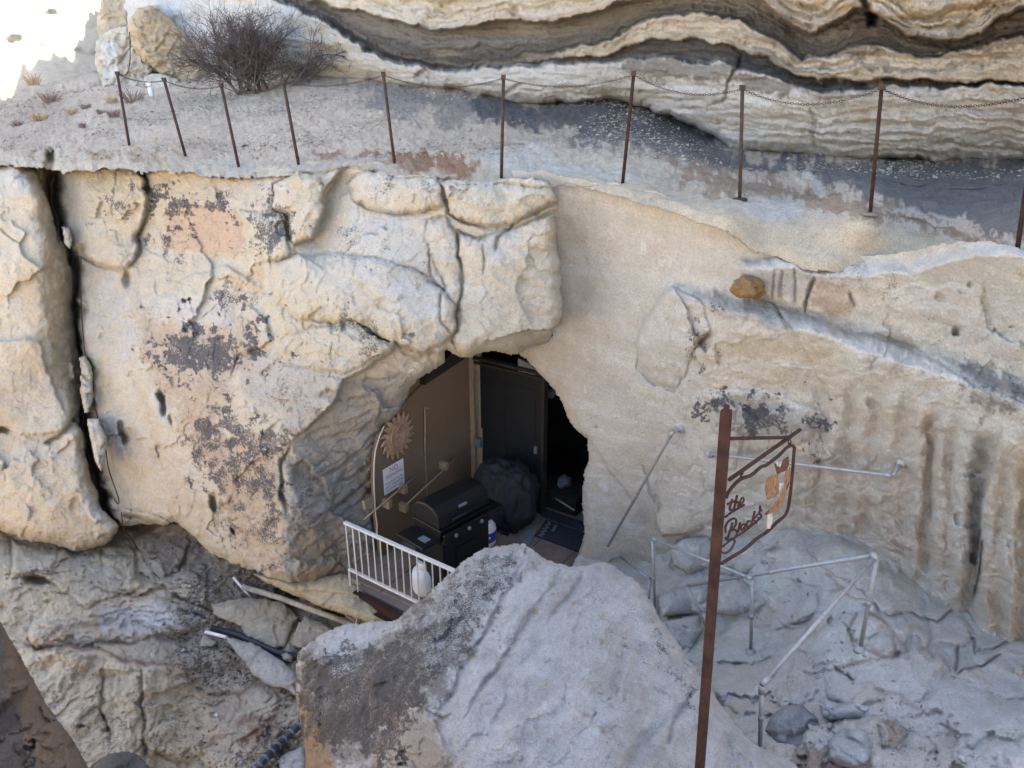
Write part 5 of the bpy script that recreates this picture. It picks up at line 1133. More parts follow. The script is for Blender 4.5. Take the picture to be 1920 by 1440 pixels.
# ---- chain fence along the trail edge
posts = [(220, 133, 243, 281), (308, 145, 347, 300), (415, 155, 447, 321), (531, 148, 561, 320), (719, 135, 739, 319), (944, 141, 940, 337), (1188, 134, 1168, 352), (1392, 161, 1387, 376), (1653, 160, 1632, 403), (1950, 170, 1907, 481)]
ords = ['first', 'second', 'third', 'fourth', 'fifth', 'sixth', 'seventh', 'eighth', 'ninth', 'tenth']
tops = []
for k, (a, b, c, d) in enumerate(posts):
    base = TRAIL.point(c, d - 9)
    Y = base.y
    top = at(a, b + 6, Y)
    e = empty('fence_post', base, '%s thin rusty fence post along the trail edge, counted from the leaning boulders' % ords[k], 'fence post', 'posts of the chain fence')
    dv = (top - base).normalized()
    MB().tube([base - dv * 0.04, top], 0.0165 if k > 3 else 0.019, 8).build('rod', RUST if k in (6, 8, 9) else IRON, e)
    MB().box(top + dv * 0.012, (0.022, 0, 0), (0, 0.022, 0), dv * 0.022).build('cap', IRON, e)
    if k in (7, 8):
        MB().lathe(base - Vector((0, 0, 0.01)), [(0.07, 0), (0.065, 0.015), (0.02, 0.02)], 14).build('collar', IRON if k == 7 else PAVE, e)
    tops.append(top)
def chain(p, q, sag, link=0.030):
    L_ = (q - p).length; n = max(4, int(L_ / (link * 0.72)))
    mb = MB()
    for i in range(n):
        s0 = (i + 0.5) / n
        c = p.lerp(q, s0) + Vector((0, 0, -sag * 4 * s0 * (1 - s0)))
        ds = 0.01
        d = (q - p) + Vector((0, 0, -sag * 4 * (1 - 2 * s0)))
        d.normalize()
        sd_ = d.cross(Vector((0, 0, 1))).normalized(); u = d.cross(sd_)
        w = sd_ if i % 2 else u
        mb.tube([c + d * math.cos(a) * link * 0.5 + w * math.sin(a) * link * 0.30 for a in [6.28319 * k / 7 for k in range(7)]], 0.0024, 4, closed=True)
    return mb
for k in range(9):
    o = chain(tops[k], tops[k + 1], (0.05, 0.06, 0.10, 0.07, 0.10, 0.09, 0.10, 0.12, 0.10)[k]).build('chain', IRON)
    tag(o, 'rusty chain hanging between the %s and %s fence posts' % (ords[k], ords[k + 1]), 'chain', 'chain spans of the fence')
o = MB().tube(smooth_line([at(243, 60, 12.6), at(244, 95, 12.4), at(243, 120, 12.2), at(238, 138, tops[0].y), at(230, 141, tops[0].y), at(222, 136, tops[0].y)]), 0.008, 5).build('wire', IRON)
tag(o, 'dark wire looping down to the fence post beside the upright boulder', 'wire')

# ---- bare thicket beside the trail
bb = TRAIL.point(495, 172)
sh = empty('bare_shrub', bb, 'large leafless grey shrub with dense tangled twigs beside the trail', 'shrub')
stem, tw = MB(), MB()
r_ = random.Random(8)
def branch(p, d, L_, rad, depth, mb):
    n = 4
    pts = [p.copy()]; q = p.copy(); dd = d.copy()
    for i in range(n):
        dd = (dd + Vector((r_.gauss(0, .16), r_.gauss(0, .16), r_.gauss(0.03, .14)))).normalized()
        q = q + dd * L_ / n; pts.append(q.copy())
    mb.tube(pts, [rad * (1 - 0.55 * i / n) for i in range(n + 1)], 4 if depth < 2 else 3, cap=False)
    if depth >= 4: return
    kids = (5, 6, 5, 4)[depth]
    for k in range(kids):
        i = r_.randint(1, n); 
        nd = (dd * 0.8 + Vector((r_.gauss(0, .55), r_.gauss(0, .55), r_.gauss(0.05, .45)))).normalized()
        branch(pts[i], nd, L_ * r_.uniform(0.5, 0.78), rad * 0.55, depth + 1, tw)
for k in range(20):
    a = r_.uniform(-math.pi, math.pi); el = r_.uniform(0.5, 1.4)
    d = Vector((math.cos(a) * math.cos(el) - 0.08, math.sin(a) * math.cos(el) * 0.6, math.sin(el)))
    branch(bb + Vector((r_.uniform(-.55, .35), r_.uniform(-.2, .3), -0.05)), d.normalized(), r_.uniform(0.52, 0.88), r_.uniform(0.016, 0.03), 0, stem)
stem.build('stem', TWIG, sh); tw.build('twigs', TWIG, sh)

# ---- tufts
tuf = [(135, 203, 10, STRAW, 'straw coloured grass tuft on the slope, the roundest one'), (210, 190, 12, STRAW, 'straw coloured grass tuft at the foot of the pale upright boulder'), (75, 222, 14, STRAW, 'broad straw coloured grass tuft low on the sandy slope'), (32, 230, 10, STRAWD, 'dull brown dry tuft beside the broad straw coloured one'), (95, 190, 16, STRAWD, 'dead brown brush patch on the slope'), (190, 207, 8, STRAWD, 'small brown tuft below the straw coloured ones'),
       (215, 220, 12, STRAWD, 'reddish brown dry tuft beside the first fence post'), (155, 232, 6, STRAWD, 'tiny dark tuft alone on the gravel'), (250, 190, 22, STRAWD, 'wide grey dry brush under the pale upright boulder'), (60, 152, 16, STRAW, 'sunlit dry tuft on the bright slope'), (160, 195, 8, STRAWD, 'thin brown tuft between straw coloured tufts')]
for (x, y, w, m, lab) in tuf:
    b0 = TRAIL.point(x, y + 6) if not (x == 60) else at(60, 158, 15.0)
    sc = w / 1500 * b0.length
    mb = MB()
    for k in range(70):
        a = rng.uniform(0, 6.283); le = rng.uniform(0.5, 1.0) * sc * 1.3; o0 = b0 + Vector((math.cos(a), math.sin(a), 0)) * rng.uniform(0, 0.6) * sc
        tip = o0 + Vector((math.cos(a) * le * 0.6, math.sin(a) * le * 0.6, le * rng.uniform(0.4, 1.0)))
        mb.tube([o0 - Vector((0, 0, .02)), o0.lerp(tip, .6) + Vector((0, 0, le * .1)), tip], [0.006, 0.005, 0.002], 3, cap=False)
    o = mb.build('grass_tuft', m); tag(o, lab, 'grass tuft', 'dry tufts on the slope')

# ---- small light beside the boulders
lp = TRAIL.point(284, 188)
e = empty('garden_light', lp, 'small white garden light on a stake beside the white flat rock', 'garden light')
MB().lathe(lp, [(0.03, -0.05), (0.035, 0.0), (0.04, 0.13), (0.03, 0.15)], 12).build('stake', WHITEP, e)
MB().lathe(lp + Vector((0, 0, 0.16)), [(0.03, 0), (0.045, 0.02), (0.045, 0.06), (0.02, 0.09)], 12).build('lamp_head', WHITEP, e)

# ---- sticks on the ash
for pts in ([(1690, 340), (1720, 344), (1745, 346)], [(1780, 355), (1830, 354), (1880, 348)]):
    P_ = [TRAIL.point(x, y) + Vector((0, 0, 0.015)) for x, y in pts]
    o = MB().tube(P_, [0.012, 0.010, 0.005], 5).build('stick', TWIG); tag(o, 'longer dark stick lying on the ash grey ground' if pts[0][0] > 1700 else 'shorter dark stick lying on the ash grey ground', 'stick', 'sticks on the ash ground')
# ================================================================== ENTRANCE
FZ = -5.85
A2, B2 = Vector((-1.63, 8.41, 0)), Vector((-0.542, 10.06, 0))
dT = (B2 - A2).normalized()                   # along the tan side wall
nT = Vector((dT.y, -dT.x, 0))                 # its face, towards the doorway
dF = Vector((0.835, -0.55, 0)).normalized()  # along the door front
nF = Vector((-dF.y, dF.x, 0)) * -1            # towards the viewer
if nF.y > 0: nF = -nF
B3 = B2 + dF * 0.09
UP = Vector((0, 0, 1))
def wt(px, py, off=0.0): return on_plane(px, py, A2 + nT * off, nT)
def wf(px, py, off=0.0): return on_plane(px, py, B3 + nF * off, nF)
# floor platform and its paving slabs
mb = MB().prism([(-1.98, 7.93, FZ - .14), (-.25, 6.70, FZ - .14), (.7, 6.5, FZ - .14), (1.5, 7.4, FZ - .14), (1.5, 9.2, FZ - .14), (-.42, 10.4, FZ - .14), (-1.0, 10.0, FZ - .14), (-1.9, 8.65, FZ - .14)], (0, 0, 0.13))
fo = mb.build('entrance_floor', PAVE); fo['kind'] = 'structure'
org = B3.copy()
slab_me = None
for i in range(5):
    for j in range(6):
        c = org + dF * (0.02 + 0.30 + i * 0.5 - 0.7) + nF * (0.2 + j * 0.42)
        if not (-1.75 < c.x < 1.1 and c.y > 7.0 + max(0, (-c.x - .4)) * 0.75): continue
        o = MB().box((c.x, c.y, FZ - .005), dF * 0.243, nF * 0.203, (0, 0, 0.012 + 0.002 * ((i * 3 + j) % 3))).build('paving_slab', PAVE, fo, 0.004)
# tan side wall
pts = [wt(x, y) for x, y in ((704, 960), (701, 900), (703, 852), (711, 820), (733, 786), (758, 757), (788, 725), (830, 696), (866, 668), (884, 664))]
bot = [Vector((B2.x - dT.x * 0.06, B2.y - dT.y * 0.06, FZ - .05)), Vector((A2.x, A2.y, FZ - .05))]
tw_ = empty('side_wall', (A2.x, A2.y, FZ), 'tan painted side wall with a curved rock-fitted edge inside the cave entrance', 'wall')
MB().prism([pts[0]] + pts[1:] + bot, -nT * 0.05).build('panel', STUCCO, tw_)
ed = smooth_line([wt(x, y, 0.006) for x, y in ((706, 1010), (707, 985), (704, 960), (701, 900), (703, 852), (711, 820), (720, 800))], 5)
MB().tube(ed, 0.008, 5).build('edge_strip', RAILW, tw_)
MB().box(wt(799, 890, 0.004), dT * 0.004, nT * 0.004, UP * 0.32).build('seam', TANWOOD, tw_)
# dark beam on top of the side wall
p0, p1 = wt(797, 722, 0.04), wt(872, 672, 0.04)
o = MB().prism([p0, p1, p1 + UP * 0.20, p0 + UP * 0.14 + dT * 0.06], -nT * 0.10).build('roof_beam', DARKB); tag(o, 'dark wooden beam sloping along the top of the tan side wall', 'beam')
# corner studs
e = empty('corner_post', (B2.x, B2.y, FZ), 'pale wooden corner studs between the tan wall and the dark door', 'post')
MB().box(B2 + nT * 0.03 + dT * -0.03 + UP * (FZ + 1.35), dT * 0.035, nT * 0.04, UP * 1.35).build('stud', TANWOOD, e, 0.004)
MB().box(B2 + nT * 0.115 + UP * (FZ + 1.3), dT * 0.03, nT * 0.035, UP * 1.15).build('stud', TANWOOD, e, 0.004)
MB().box(B2 + nT * 0.165 + dT * -0.03 + UP * (FZ + 0.55), dT * 0.01, nT * 0.012, UP * 0.5).build('batten', TANWOOD, e)
eb = wf(897, 829, 0.08)
e = empty('electrical_box', eb, 'small grey electrical box on the wooden corner studs', 'electrical box')
MB().box(eb, dF * 0.055, nF * 0.04, UP * 0.065).build('case', GREYB, e, 0.006)
MB().box(eb + nF * 0.042, dF * 0.045, nF * 0.004, UP * 0.055).build('cover', GREYB, e, 0.003)
MB().tube([eb + UP * 0.06 + nF * 0.01, eb + UP * 0.7 + nF * 0.0 + dF * -0.03, eb + UP * 1.05 - dF * 0.02], 0.011, 6).build('conduit', GREYB, e)
# door front
DH = 1.98
e = empty('door', B3 + UP * FZ, 'dark panelled door inside the cave entrance, beside the tan wall', 'door')
MB().box(B3 + dF * 0.53 + UP * (FZ + DH / 2), dF * 0.51, nF * 0.022, UP * DH / 2).build('door_leaf', DARKD, e, 0.004)
for (s0, z0, w, h_) in ((0.30, 0.52, .17, .36), (0.77, 0.52, .17, .36), (0.30, 1.42, .17, .40), (0.77, 1.42, .17, .40)):
    MB().box(B3 + dF * s0 + nF * 0.024 + UP * (FZ + z0), dF * w, nF * 0.006, UP * h_).build('panel', DARKD, e, 0.005)
MB().box(B3 + dF * 1.065 + UP * (FZ + DH / 2), dF * 0.02, nF * 0.05, UP * DH / 2).build('jamb', DARKB, e)
MB().box(B3 + dF * 0.97 + UP * (FZ + 0.98) + nF * 0.05, dF * 0.02, nF * 0.02, UP * 0.05).build('handle', GREYB, e)
e = empty('door_header', B3 + UP * (FZ + DH), 'dark double track header above the dark door', 'beam')
MB().box(B3 + dF * 0.90 + nF * 0.03 + UP * (FZ + DH + 0.03), dF * 0.92, nF * 0.03, UP * 0.018).build('track', DARKB, e)
MB().box(B3 + dF * 0.90 + nF * 0.03 + UP * (FZ + DH + 0.10), dF * 0.92, nF * 0.045, UP * 0.02).build('track', DARKB, e)
o = MB().prism([wf(971, 672, 0.03), wf(990, 682, 0.03), wf(1003, 692, 0.03), wf(1003, 705, 0.03), wf(971, 696, 0.03)], -nF * 0.03).build('grey_board', LAVG); tag(o, 'lavender grey board above the door track', 'board')
# room behind
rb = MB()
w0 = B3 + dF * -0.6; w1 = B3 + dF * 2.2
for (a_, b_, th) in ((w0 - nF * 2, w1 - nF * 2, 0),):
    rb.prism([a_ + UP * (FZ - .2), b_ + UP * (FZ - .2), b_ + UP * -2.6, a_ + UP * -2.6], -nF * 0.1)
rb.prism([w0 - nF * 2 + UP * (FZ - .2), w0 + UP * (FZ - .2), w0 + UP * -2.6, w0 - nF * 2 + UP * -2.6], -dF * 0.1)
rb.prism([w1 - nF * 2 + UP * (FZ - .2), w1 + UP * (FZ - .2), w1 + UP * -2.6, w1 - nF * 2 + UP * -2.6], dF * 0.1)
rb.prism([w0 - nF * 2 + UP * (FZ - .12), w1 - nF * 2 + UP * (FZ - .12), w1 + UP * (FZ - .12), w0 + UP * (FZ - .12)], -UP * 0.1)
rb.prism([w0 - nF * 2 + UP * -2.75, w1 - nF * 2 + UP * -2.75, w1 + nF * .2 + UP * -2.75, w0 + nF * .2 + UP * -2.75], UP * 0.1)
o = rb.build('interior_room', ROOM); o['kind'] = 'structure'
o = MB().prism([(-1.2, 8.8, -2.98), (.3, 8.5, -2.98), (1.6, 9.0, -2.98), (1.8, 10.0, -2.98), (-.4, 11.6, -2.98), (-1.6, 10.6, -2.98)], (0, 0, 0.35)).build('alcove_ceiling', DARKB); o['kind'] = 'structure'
o = MB().box(B3 + dF * 1.55 + nF * 0.02 + UP * (FZ + 0.03), dF * 0.46, nF * 0.06, UP * 0.035).build('threshold', MATM); tag(o, 'dark door sill across the open doorway', 'sill')
gb = wf(1032, 736, -0.25)
e = empty('wall_box', gb, 'small teal grey box mounted high inside the open doorway', 'box')
MB().box(gb, dF * 0.05, nF * 0.04, UP * 0.04).build('case', GREYB, e, 0.005); MB().box(gb - UP * 0.055, dF * 0.045, nF * 0.03, UP * 0.012).build('bracket', GREYB, e)
p0, p1 = wf(1041, 934, -0.2), wf(1077, 957, -0.15)
o = MB().tube([p0, p1], 0.014, 6).build('rod', OLDWOOD); tag(o, 'pale rod lying on the sill in the dark doorway', 'rod')
wc = wf(1058, 908, -0.4); wc.z = max(wc.z, FZ + 0.25)
# low chest just inside carrying a crumpled cloth
e = empty('chest', (wc.x, wc.y, FZ - .1), 'low dark chest just inside the open doorway', 'chest')
MB().box((wc.x, wc.y, (wc.z + FZ) / 2 - 0.05), dF * 0.3, nF * 0.2, UP * ((wc.z - FZ) / 2 - 0.02)).build('body', ROOM, e, 0.01)
MB().box((wc.x, wc.y, wc.z - 0.05), dF * 0.32, nF * 0.22, UP * 0.02).build('lid', DARKB, e, 0.006)
def blob(name, c, sx, sy, sz, ax, ay, mat, fold=0.12, seed=0, sub=4, sq=2.6, fr=(3, 3, 1.2)):
    bm = bmesh.new(); bmesh.ops.create_icosphere(bm, subdivisions=sub, radius=1)
    V = np.array([v.co for v in bm.verts])
    k = (np.abs(V) ** sq).sum(1) ** (1 / sq); V = V / k[:, None]
    n = fbm(V * np.array(fr) + seed, 3) * fold + 0.5 * fold * (ridged(V * np.array(fr) * 1.7 + seed, 2) - 0.7)
    V = V * (1 + n)[:, None]
    for v, q in zip(bm.verts, V):
        v.co = Vector(c) + Vector(ax) * q[0] * sx + Vector(ay) * q[1] * sy + UP * q[2] * sz
    me = bpy.data.meshes.new(name); bm.to_mesh(me); bm.free()
    for p in me.polygons: p.use_smooth = True
    me.materials.append(mat); o = bpy.data.objects.new(name, me); COL.objects.link(o)
    return o
o = blob('cloth', (wc.x, wc.y, wc.z + 0.04), 0.09, 0.12, 0.07, dF, nF, PALEG, 0.4, 4, 3, 2.0, (2, 2, 2)); tag(o, 'crumpled pale cloth on the low dark chest in the doorway', 'cloth')

# ---- things on the tan wall
sc_ = wt(744, 816, 0.02)
e = empty('sun_ornament', sc_, 'round terracotta sun face ornament with pointed rays on the tan wall', 'ornament')
def wl(c, s_, z, off=0.0): return c + dT * s_ + UP * z + nT * off
rd = MB()
rd.prism([wl(sc_, 0.20 * math.cos(a), 0.20 * math.sin(a)) for a in [6.28319 * k / 28 for k in range(28)]], nT * 0.03); rd.build('disc', CLAY, e, 0.006)
for k in range(18):
    a = 6.28319 * k / 18
    tip, l, r2 = a + 0.10, a - 0.15, a + 0.15
    MB().prism([wl(sc_, 0.17 * math.cos(l), 0.17 * math.sin(l), .004), wl(sc_, 0.24 * math.cos(l + .04), 0.24 * math.sin(l + .04), .004), wl(sc_, 0.31 * math.cos(tip), 0.31 * math.sin(tip), .004), wl(sc_, 0.23 * math.cos(r2), 0.23 * math.sin(r2), .004), wl(sc_, 0.17 * math.cos(r2), 0.17 * math.sin(r2), .004)], nT * 0.022).build('sun_ray', CLAY, e, 0.004)
MB().tube([wl(sc_, 0.13 * math.cos(a) - .01, 0.15 * math.sin(a), .036) for a in [0.9 + k * 4.5 / 14 for k in range(15)]], [0.012] * 15, 6).build('crescent', CLAY, e)
MB().tube([wl(sc_, 0.05 + 0.05 * math.cos(a), 0.11 * math.sin(a), .036) for a in [-1.5 + k * 3.4 / 10 for k in range(11)]], 0.009, 6).build('profile_line', TANWOOD, e)
MB().lathe(wl(sc_, 0.02, 0.06, .03), [(0.02, 0), (0.018, .012), (0.006, .018)], 10, nT).build('eye', CLAY, e)
MB().lathe(wl(sc_, 0.0, -0.05, .03), [(0.022, 0), (0.018, .014), (0.006, .02)], 10, nT).build('cheek', CLAY, e)
def text_mesh(name, body, size, mat, parent, org_, ux_, uy_, nn_, ext=0.0015, shear=0.0):
    cu = bpy.data.curves.new(name, 'FONT'); cu.body = body; cu.size = size; cu.extrude = 0.0; cu.align_x = 'CENTER'; cu.align_y = 'CENTER'; cu.shear = shear; cu.resolution_u = 3
    tmp = bpy.data.objects.new('tmp_text', cu); COL.objects.link(tmp)
    me = bpy.data.meshes.new_from_object(tmp.evaluated_get(bpy.context.evaluated_depsgraph_get()))
    bpy.data.objects.remove(tmp)
    for v in me.vertices:
        c = v.co.copy(); v.co = org_ + ux_ * c.x + uy_ * c.y + nn_ * ext
    me.name = name; me.materials.clear(); me.materials.append(mat)
    o = bpy.data.objects.new(name, me); COL.objects.link(o)
    if parent is not None:
        o.parent = parent; o.matrix_parent_inverse = Matrix.Translation(-parent.location)
    return o
q = [wt(719, 882, .012), wt(757, 857, .012), wt(757, 904, .012), wt(720, 932, .012)]
qc = (q[0] + q[1] + q[2] + q[3]) / 4
wS = ((q[1] - q[0]).dot(dT) + (q[2] - q[3]).dot(dT)) / 2; hS = ((q[0] - q[3]).z + (q[1] - q[2]).z) / 2
e = empty('warning_sign', qc, 'white NO TRESPASSING sign with red and black letters on the tan wall', 'sign')
MB().box(qc, dT * wS / 2, nT * 0.004, UP * hS / 2).build('board', WHITEP, e, 0.002)
for body, dz, sz, m in (('NO', .34, .24, REDP), ('TRESPASSING', .12, .175, REDP), ('VIOLATORS WILL BE', -.12, .105, INK), ('SHOT SURVIVORS', -.25, .105, INK), ('WILL BE SHOT AGAIN', -.38, .105, INK)):
    text_mesh('lettering', body, sz * hS * 1.15, m, e, qc + UP * dz * hS, dT * (min(1.0, (0.98 * wS) / (len(body) * sz * hS * 0.72 + 1e-6)) if len(body) > 3 else 1), UP, nT, 0.0055)
def rack(label, blocks, rod, rr=0.012):
    c0 = wt(*blocks[0], .05)
    e = empty('wooden_rack', c0, label, 'rack')
    for b_ in blocks:
        c = wt(*b_, .05); MB().box(c, dT * 0.035, nT * 0.055, UP * 0.055).build('block', TANWOOD, e, 0.004)
    MB().tube([wt(*rod[0], .085), wt(*rod[1], .085)], rr, 6).build('rod', TANWOOD, e)
rack('wooden rod rack below the warning sign, sticking out past the wall edge', [(726, 944), (755, 916)], [(683, 974), (782, 890)])
rack('long wooden rod rack low on the tan wall behind the grill', [(757, 951), (832, 873)], [(760, 948), (856, 858)])
o = MB().tube(smooth_line([wt(797, 850, .03), wt(796.5, 820, .03), wt(797, 790, .03), wt(796, 768, .03), wt(799, 765, .03), wt(804, 767, .03)], 3), 0.011, 6).build('walking_stick', TANWOOD); tag(o, 'thin knobbly walking stick hanging on the tan wall', 'walking stick')
o = MB().prism([wt(683, 940, .0), wt(708, 935, .0), wt(708, 950, .0), wt(686, 957, .0)], -nT * 0.04).build('bracket_board', TANWOOD); tag(o, 'short tan board sticking out beyond the edge of the tan wall', 'board')

# ---- railing of the platform
r0, r1 = Vector((-1.92, 7.86, 0)), Vector((-.61, 6.94, 0)); r1 = r1 + (r1 - r0) * 0.35
zt, zb = -4.99, -5.63
e = empty('railing', r0 + UP * (FZ), 'cream metal railing with thin upright bars at the platform edge', 'railing')
MB().box((r0 + r1) / 2 + UP * zt, (r1 - r0) / 2, (r1 - r0).normalized().cross(UP) * 0.022, UP * 0.014).build('top_rail', RAILW, e, 0.003)
MB().box((r0 + r1) / 2 + UP * zb, (r1 - r0) / 2, (r1 - r0).normalized().cross(UP) * 0.018, UP * 0.014).build('bottom_rail', RAILW, e, 0.003)
nb = 20
for k in range(nb):
    p = r0.lerp(r1, (k + 0.12) / nb)
    MB().box(p + UP * (zt + zb) / 2, (0.0075, 0, 0), (0, 0.0075, 0), UP * (zt - zb - .028) / 2).build('baluster', RAILW, e)
for k in (0.0, 0.99):
    p = r0.lerp(r1, k); MB().box(p + UP * (FZ + zb - .02) / 2, (0.012, 0, 0), (0, 0.012, 0), UP * (zb - FZ) / 2).build('foot', RAILW, e)
dR = (r1 - r0).normalized(); nR = dR.cross(UP)
if nR.y > 0: nR = -nR
e = empty('platform_beam', r0 + UP * (FZ - .2), 'reddish brown steel beam under the railing', 'beam')
cb = (r0 + r1) / 2 + nR * 0.03 + UP * (FZ - 0.09)
MB().box(cb, dR * 0.95, nR * 0.006, UP * 0.08).build('web', RUST, e); MB().box(cb + nR * 0.03 + UP * 0.083, dR * 0.95, nR * 0.035, UP * 0.005).build('flange', RUST, e); MB().box(cb + nR * 0.03 - UP * 0.083, dR * 0.95, nR * 0.035, UP * 0.005).build('flange', RUST, e)
o = MB().tube(smooth_line([r0 + dR * .16 + nR * .03 + UP * zt, r0 + dR * .17 + nR * .05 + UP * (FZ - .1), r0 + dR * .13 + nR * .12 + UP * (FZ - .6), r0 + dR * .15 + nR * .14 + UP * (FZ - 1.0)]), 0.007, 5).build('cable', RAILW); tag(o, 'thin pale cable hanging down from the railing', 'cable')

# ---- grill
gc = Vector((-0.69, 7.84, FZ)); gx_ = Vector((0.68, 0.733, 0)).normalized(); gf = Vector((gx_.y, -gx_.x, 0))
e = empty('grill', gc, 'black gas barbecue grill with domed lid and side shelf on the platform', 'grill')
zc = 0.97
prof = [(-.22, 0.0), (-.23, .08), (-.20, .17), (-.12, .235), (0, .26), (.12, .235), (.20, .17), (.23, .08), (.23, 0.0)]
mb = MB()
lid_pts = [gc - gx_ * 0.39 + gf * y + UP * (zc + 0.07 + z) for y, z in prof]
mb.prism(lid_pts, gx_ * 0.78); lid = mb.build('lid', BLACKM, e, 0.02)
MB().tube([gc - gx_ * 0.25 + gf * 0.29 + UP * (zc + .17), gc + gx_ * 0.25 + gf * 0.29 + UP * (zc + .17)], 0.013, 8).build('lid_handle', BLACKM, e)
MB().box(gc + gf * 0.212 + UP * (zc + .235) + gx_ * -0.02, gx_ * 0.06, (gf * 0.004 + UP * 0.001), (UP * 0.013 - gf * 0.006)).build('badge', GREYB, e)
mb = MB().prism([gc - gx_ * 0.38 + gf * y + UP * (zc + z) for y, z in ((-.24, .06), (.24, .06), (.20, -.14), (-.20, -.14))], gx_ * 0.76); mb.build('firebox', BLACKM, e, 0.01)
MB().box(gc + UP * 0.46, gx_ * 0.36, gf * 0.24, UP * 0.42).build('cabinet', BLACKM, e, 0.01)
MB().box(gc + gf * 0.246 + UP * 0.40, gx_ * 0.17 , gf * 0.006, UP * 0.32).build('cabinet_door', BLACKM, e, 0.004)
MB().box(gc + gf * 0.26 + UP * 0.92, gx_ * 0.36, gf * 0.02, UP * 0.06).build('control_panel', BLACKM, e, 0.01)
for k in (-.2, 0, .2):
    MB().lathe(gc + gf * 0.28 + UP * 0.92 + gx_ * k, [(0.026, 0), (0.024, 0.02), (0.01, 0.024)], 12, gf).build('knob', GREYB, e)
for s_, w_ in ((-1, .115), (1, .11)):
    MB().box(gc + gx_ * s_ * (0.40 + w_) + UP * (zc - .06), gx_ * w_, gf * 0.22, UP * 0.018).build('side_shelf', BLACKM, e, 0.008)
MB().box(gc - gx_ * 0.50 + UP * (zc - .036) + gf * 0.1, gx_ * .04, gf * 0.06, UP * 0.006).build('tool_tray', GREYB, e)
for s_ in (-1, 1):
    for f_ in (-1, 1):
        MB().lathe(gc + gx_ * s_ * .31 + gf * f_ * .2 + UP * 0.0, [(0.02, 0), (0.03, 0.01), (0.03, 0.05), (0.01, 0.06)], 10).build('caster', BLACKM, e)
def tank(base, label, banner):
    e = empty('propane_tank', base, label, 'gas tank')
    MB().lathe(base, [(0.10, 0), (0.105, 0.02), (0.135, 0.05), (0.152, 0.09), (0.155, 0.14), (0.155, 0.27), (0.145, 0.32), (0.115, 0.36), (0.05, 0.385)], 24).build('body', WHITEP, e)
    MB().lathe(base + UP * 0.365, [(0.085, 0), (0.085, 0.09), (0.078, 0.095)], 20).build('collar', WHITEP, e)
    MB().lathe(base + UP * 0.44, [(0.02, 0), (0.03, 0.03), (0.03, 0.06), (0.008, 0.07)], 10).build('valve', GREYB, e)
    if banner:
        MB().lathe(base + UP * 0.13, [(0.1565, 0), (0.1570, 0.01), (0.1570, 0.13), (0.1565, 0.14)], 24).build('label_wrap', BLUEP, e)
        d = Vector((0.25, -1, 0)).normalized()
        MB().box(base + d * 0.152 + UP * 0.215, Vector((1, .25, 0)).normalized() * 0.05, d * 0.01, UP * 0.012).build('label_band', WHITEP, e)
        MB().box(base + d * 0.152 + UP * 0.185, Vector((1, .25, 0)).normalized() * 0.045, d * 0.009, UP * 0.01).build('label_band', REDP, e)
tank(atz(908, 1024, FZ), 'white propane tank with a blue wrap label beside the grill', True)
tank(atz(799, 1112, FZ), 'plain white propane tank behind the railing bars', False)
# covered bundle against the door
cvb = atz(948, 990, FZ)
o = blob('grill_cover', (cvb.x, cvb.y + .12, FZ + 0.44), 0.42, 0.30, 0.47, dF, nF, BLACKC, 0.15, 7, 5, 2.6, (3.5, 3.5, 0.7)); tag(o, 'bulky black fabric cover bundle slumped against the dark door', 'cover')
mb = MB().prism([atz(922, 994, FZ + .012), atz(952, 1006, FZ + .012), atz(990, 962, FZ + .012), atz(950, 955, FZ + .012)], UP * 0.02); o = mb.build('fabric_flap', BLACKC); tag(o, 'flat black cloth spread on the floor before the cover bundle', 'cloth')
# mats
c4 = [atz(1003, 1006, FZ + .012), atz(1024, 975, FZ + .012), atz(1097, 1000, FZ + .012), atz(1085, 1036, FZ + .012)]
e = empty('door_mat', (c4[0] + c4[2]) / 2, 'dark grey door mat with pale markings in front of the open doorway', 'mat')
MB().prism(c4, UP * 0.015).build('pad', MATM, e)
def mq(u_, v_): return c4[0].lerp(c4[1], u_).lerp(c4[3].lerp(c4[2], u_), v_) + UP * 0.017
for k in range(9):
    u0 = 0.06 + k * 0.1
    v0 = 0.06 + 0.03 * (k % 2)
    MB().prism([mq(u0, v0), mq(u0 + .06, v0), mq(u0 + .06, v0 + .09), mq(u0, v0 + .09)], UP * 0.002).build('marking', PALEG, e)
for k in range(5):
    u0 = 0.5 + 0.08 * k
    MB().prism([mq(u0, .26), mq(u0 + .05, .26), mq(u0 + .05, .33), mq(u0, .33)], UP * 0.002).build('marking', PALEG, e)
c4 = [atz(972, 1012, FZ + .014), atz(990, 985, FZ + .014), atz(1008, 990, FZ + .014), atz(992, 1025, FZ + .014)]
o = MB().prism(c4, UP * 0.01).build('floor_board', PALEG); tag(o, 'pale grey board on the floor between the cover bundle and door mat', 'board')

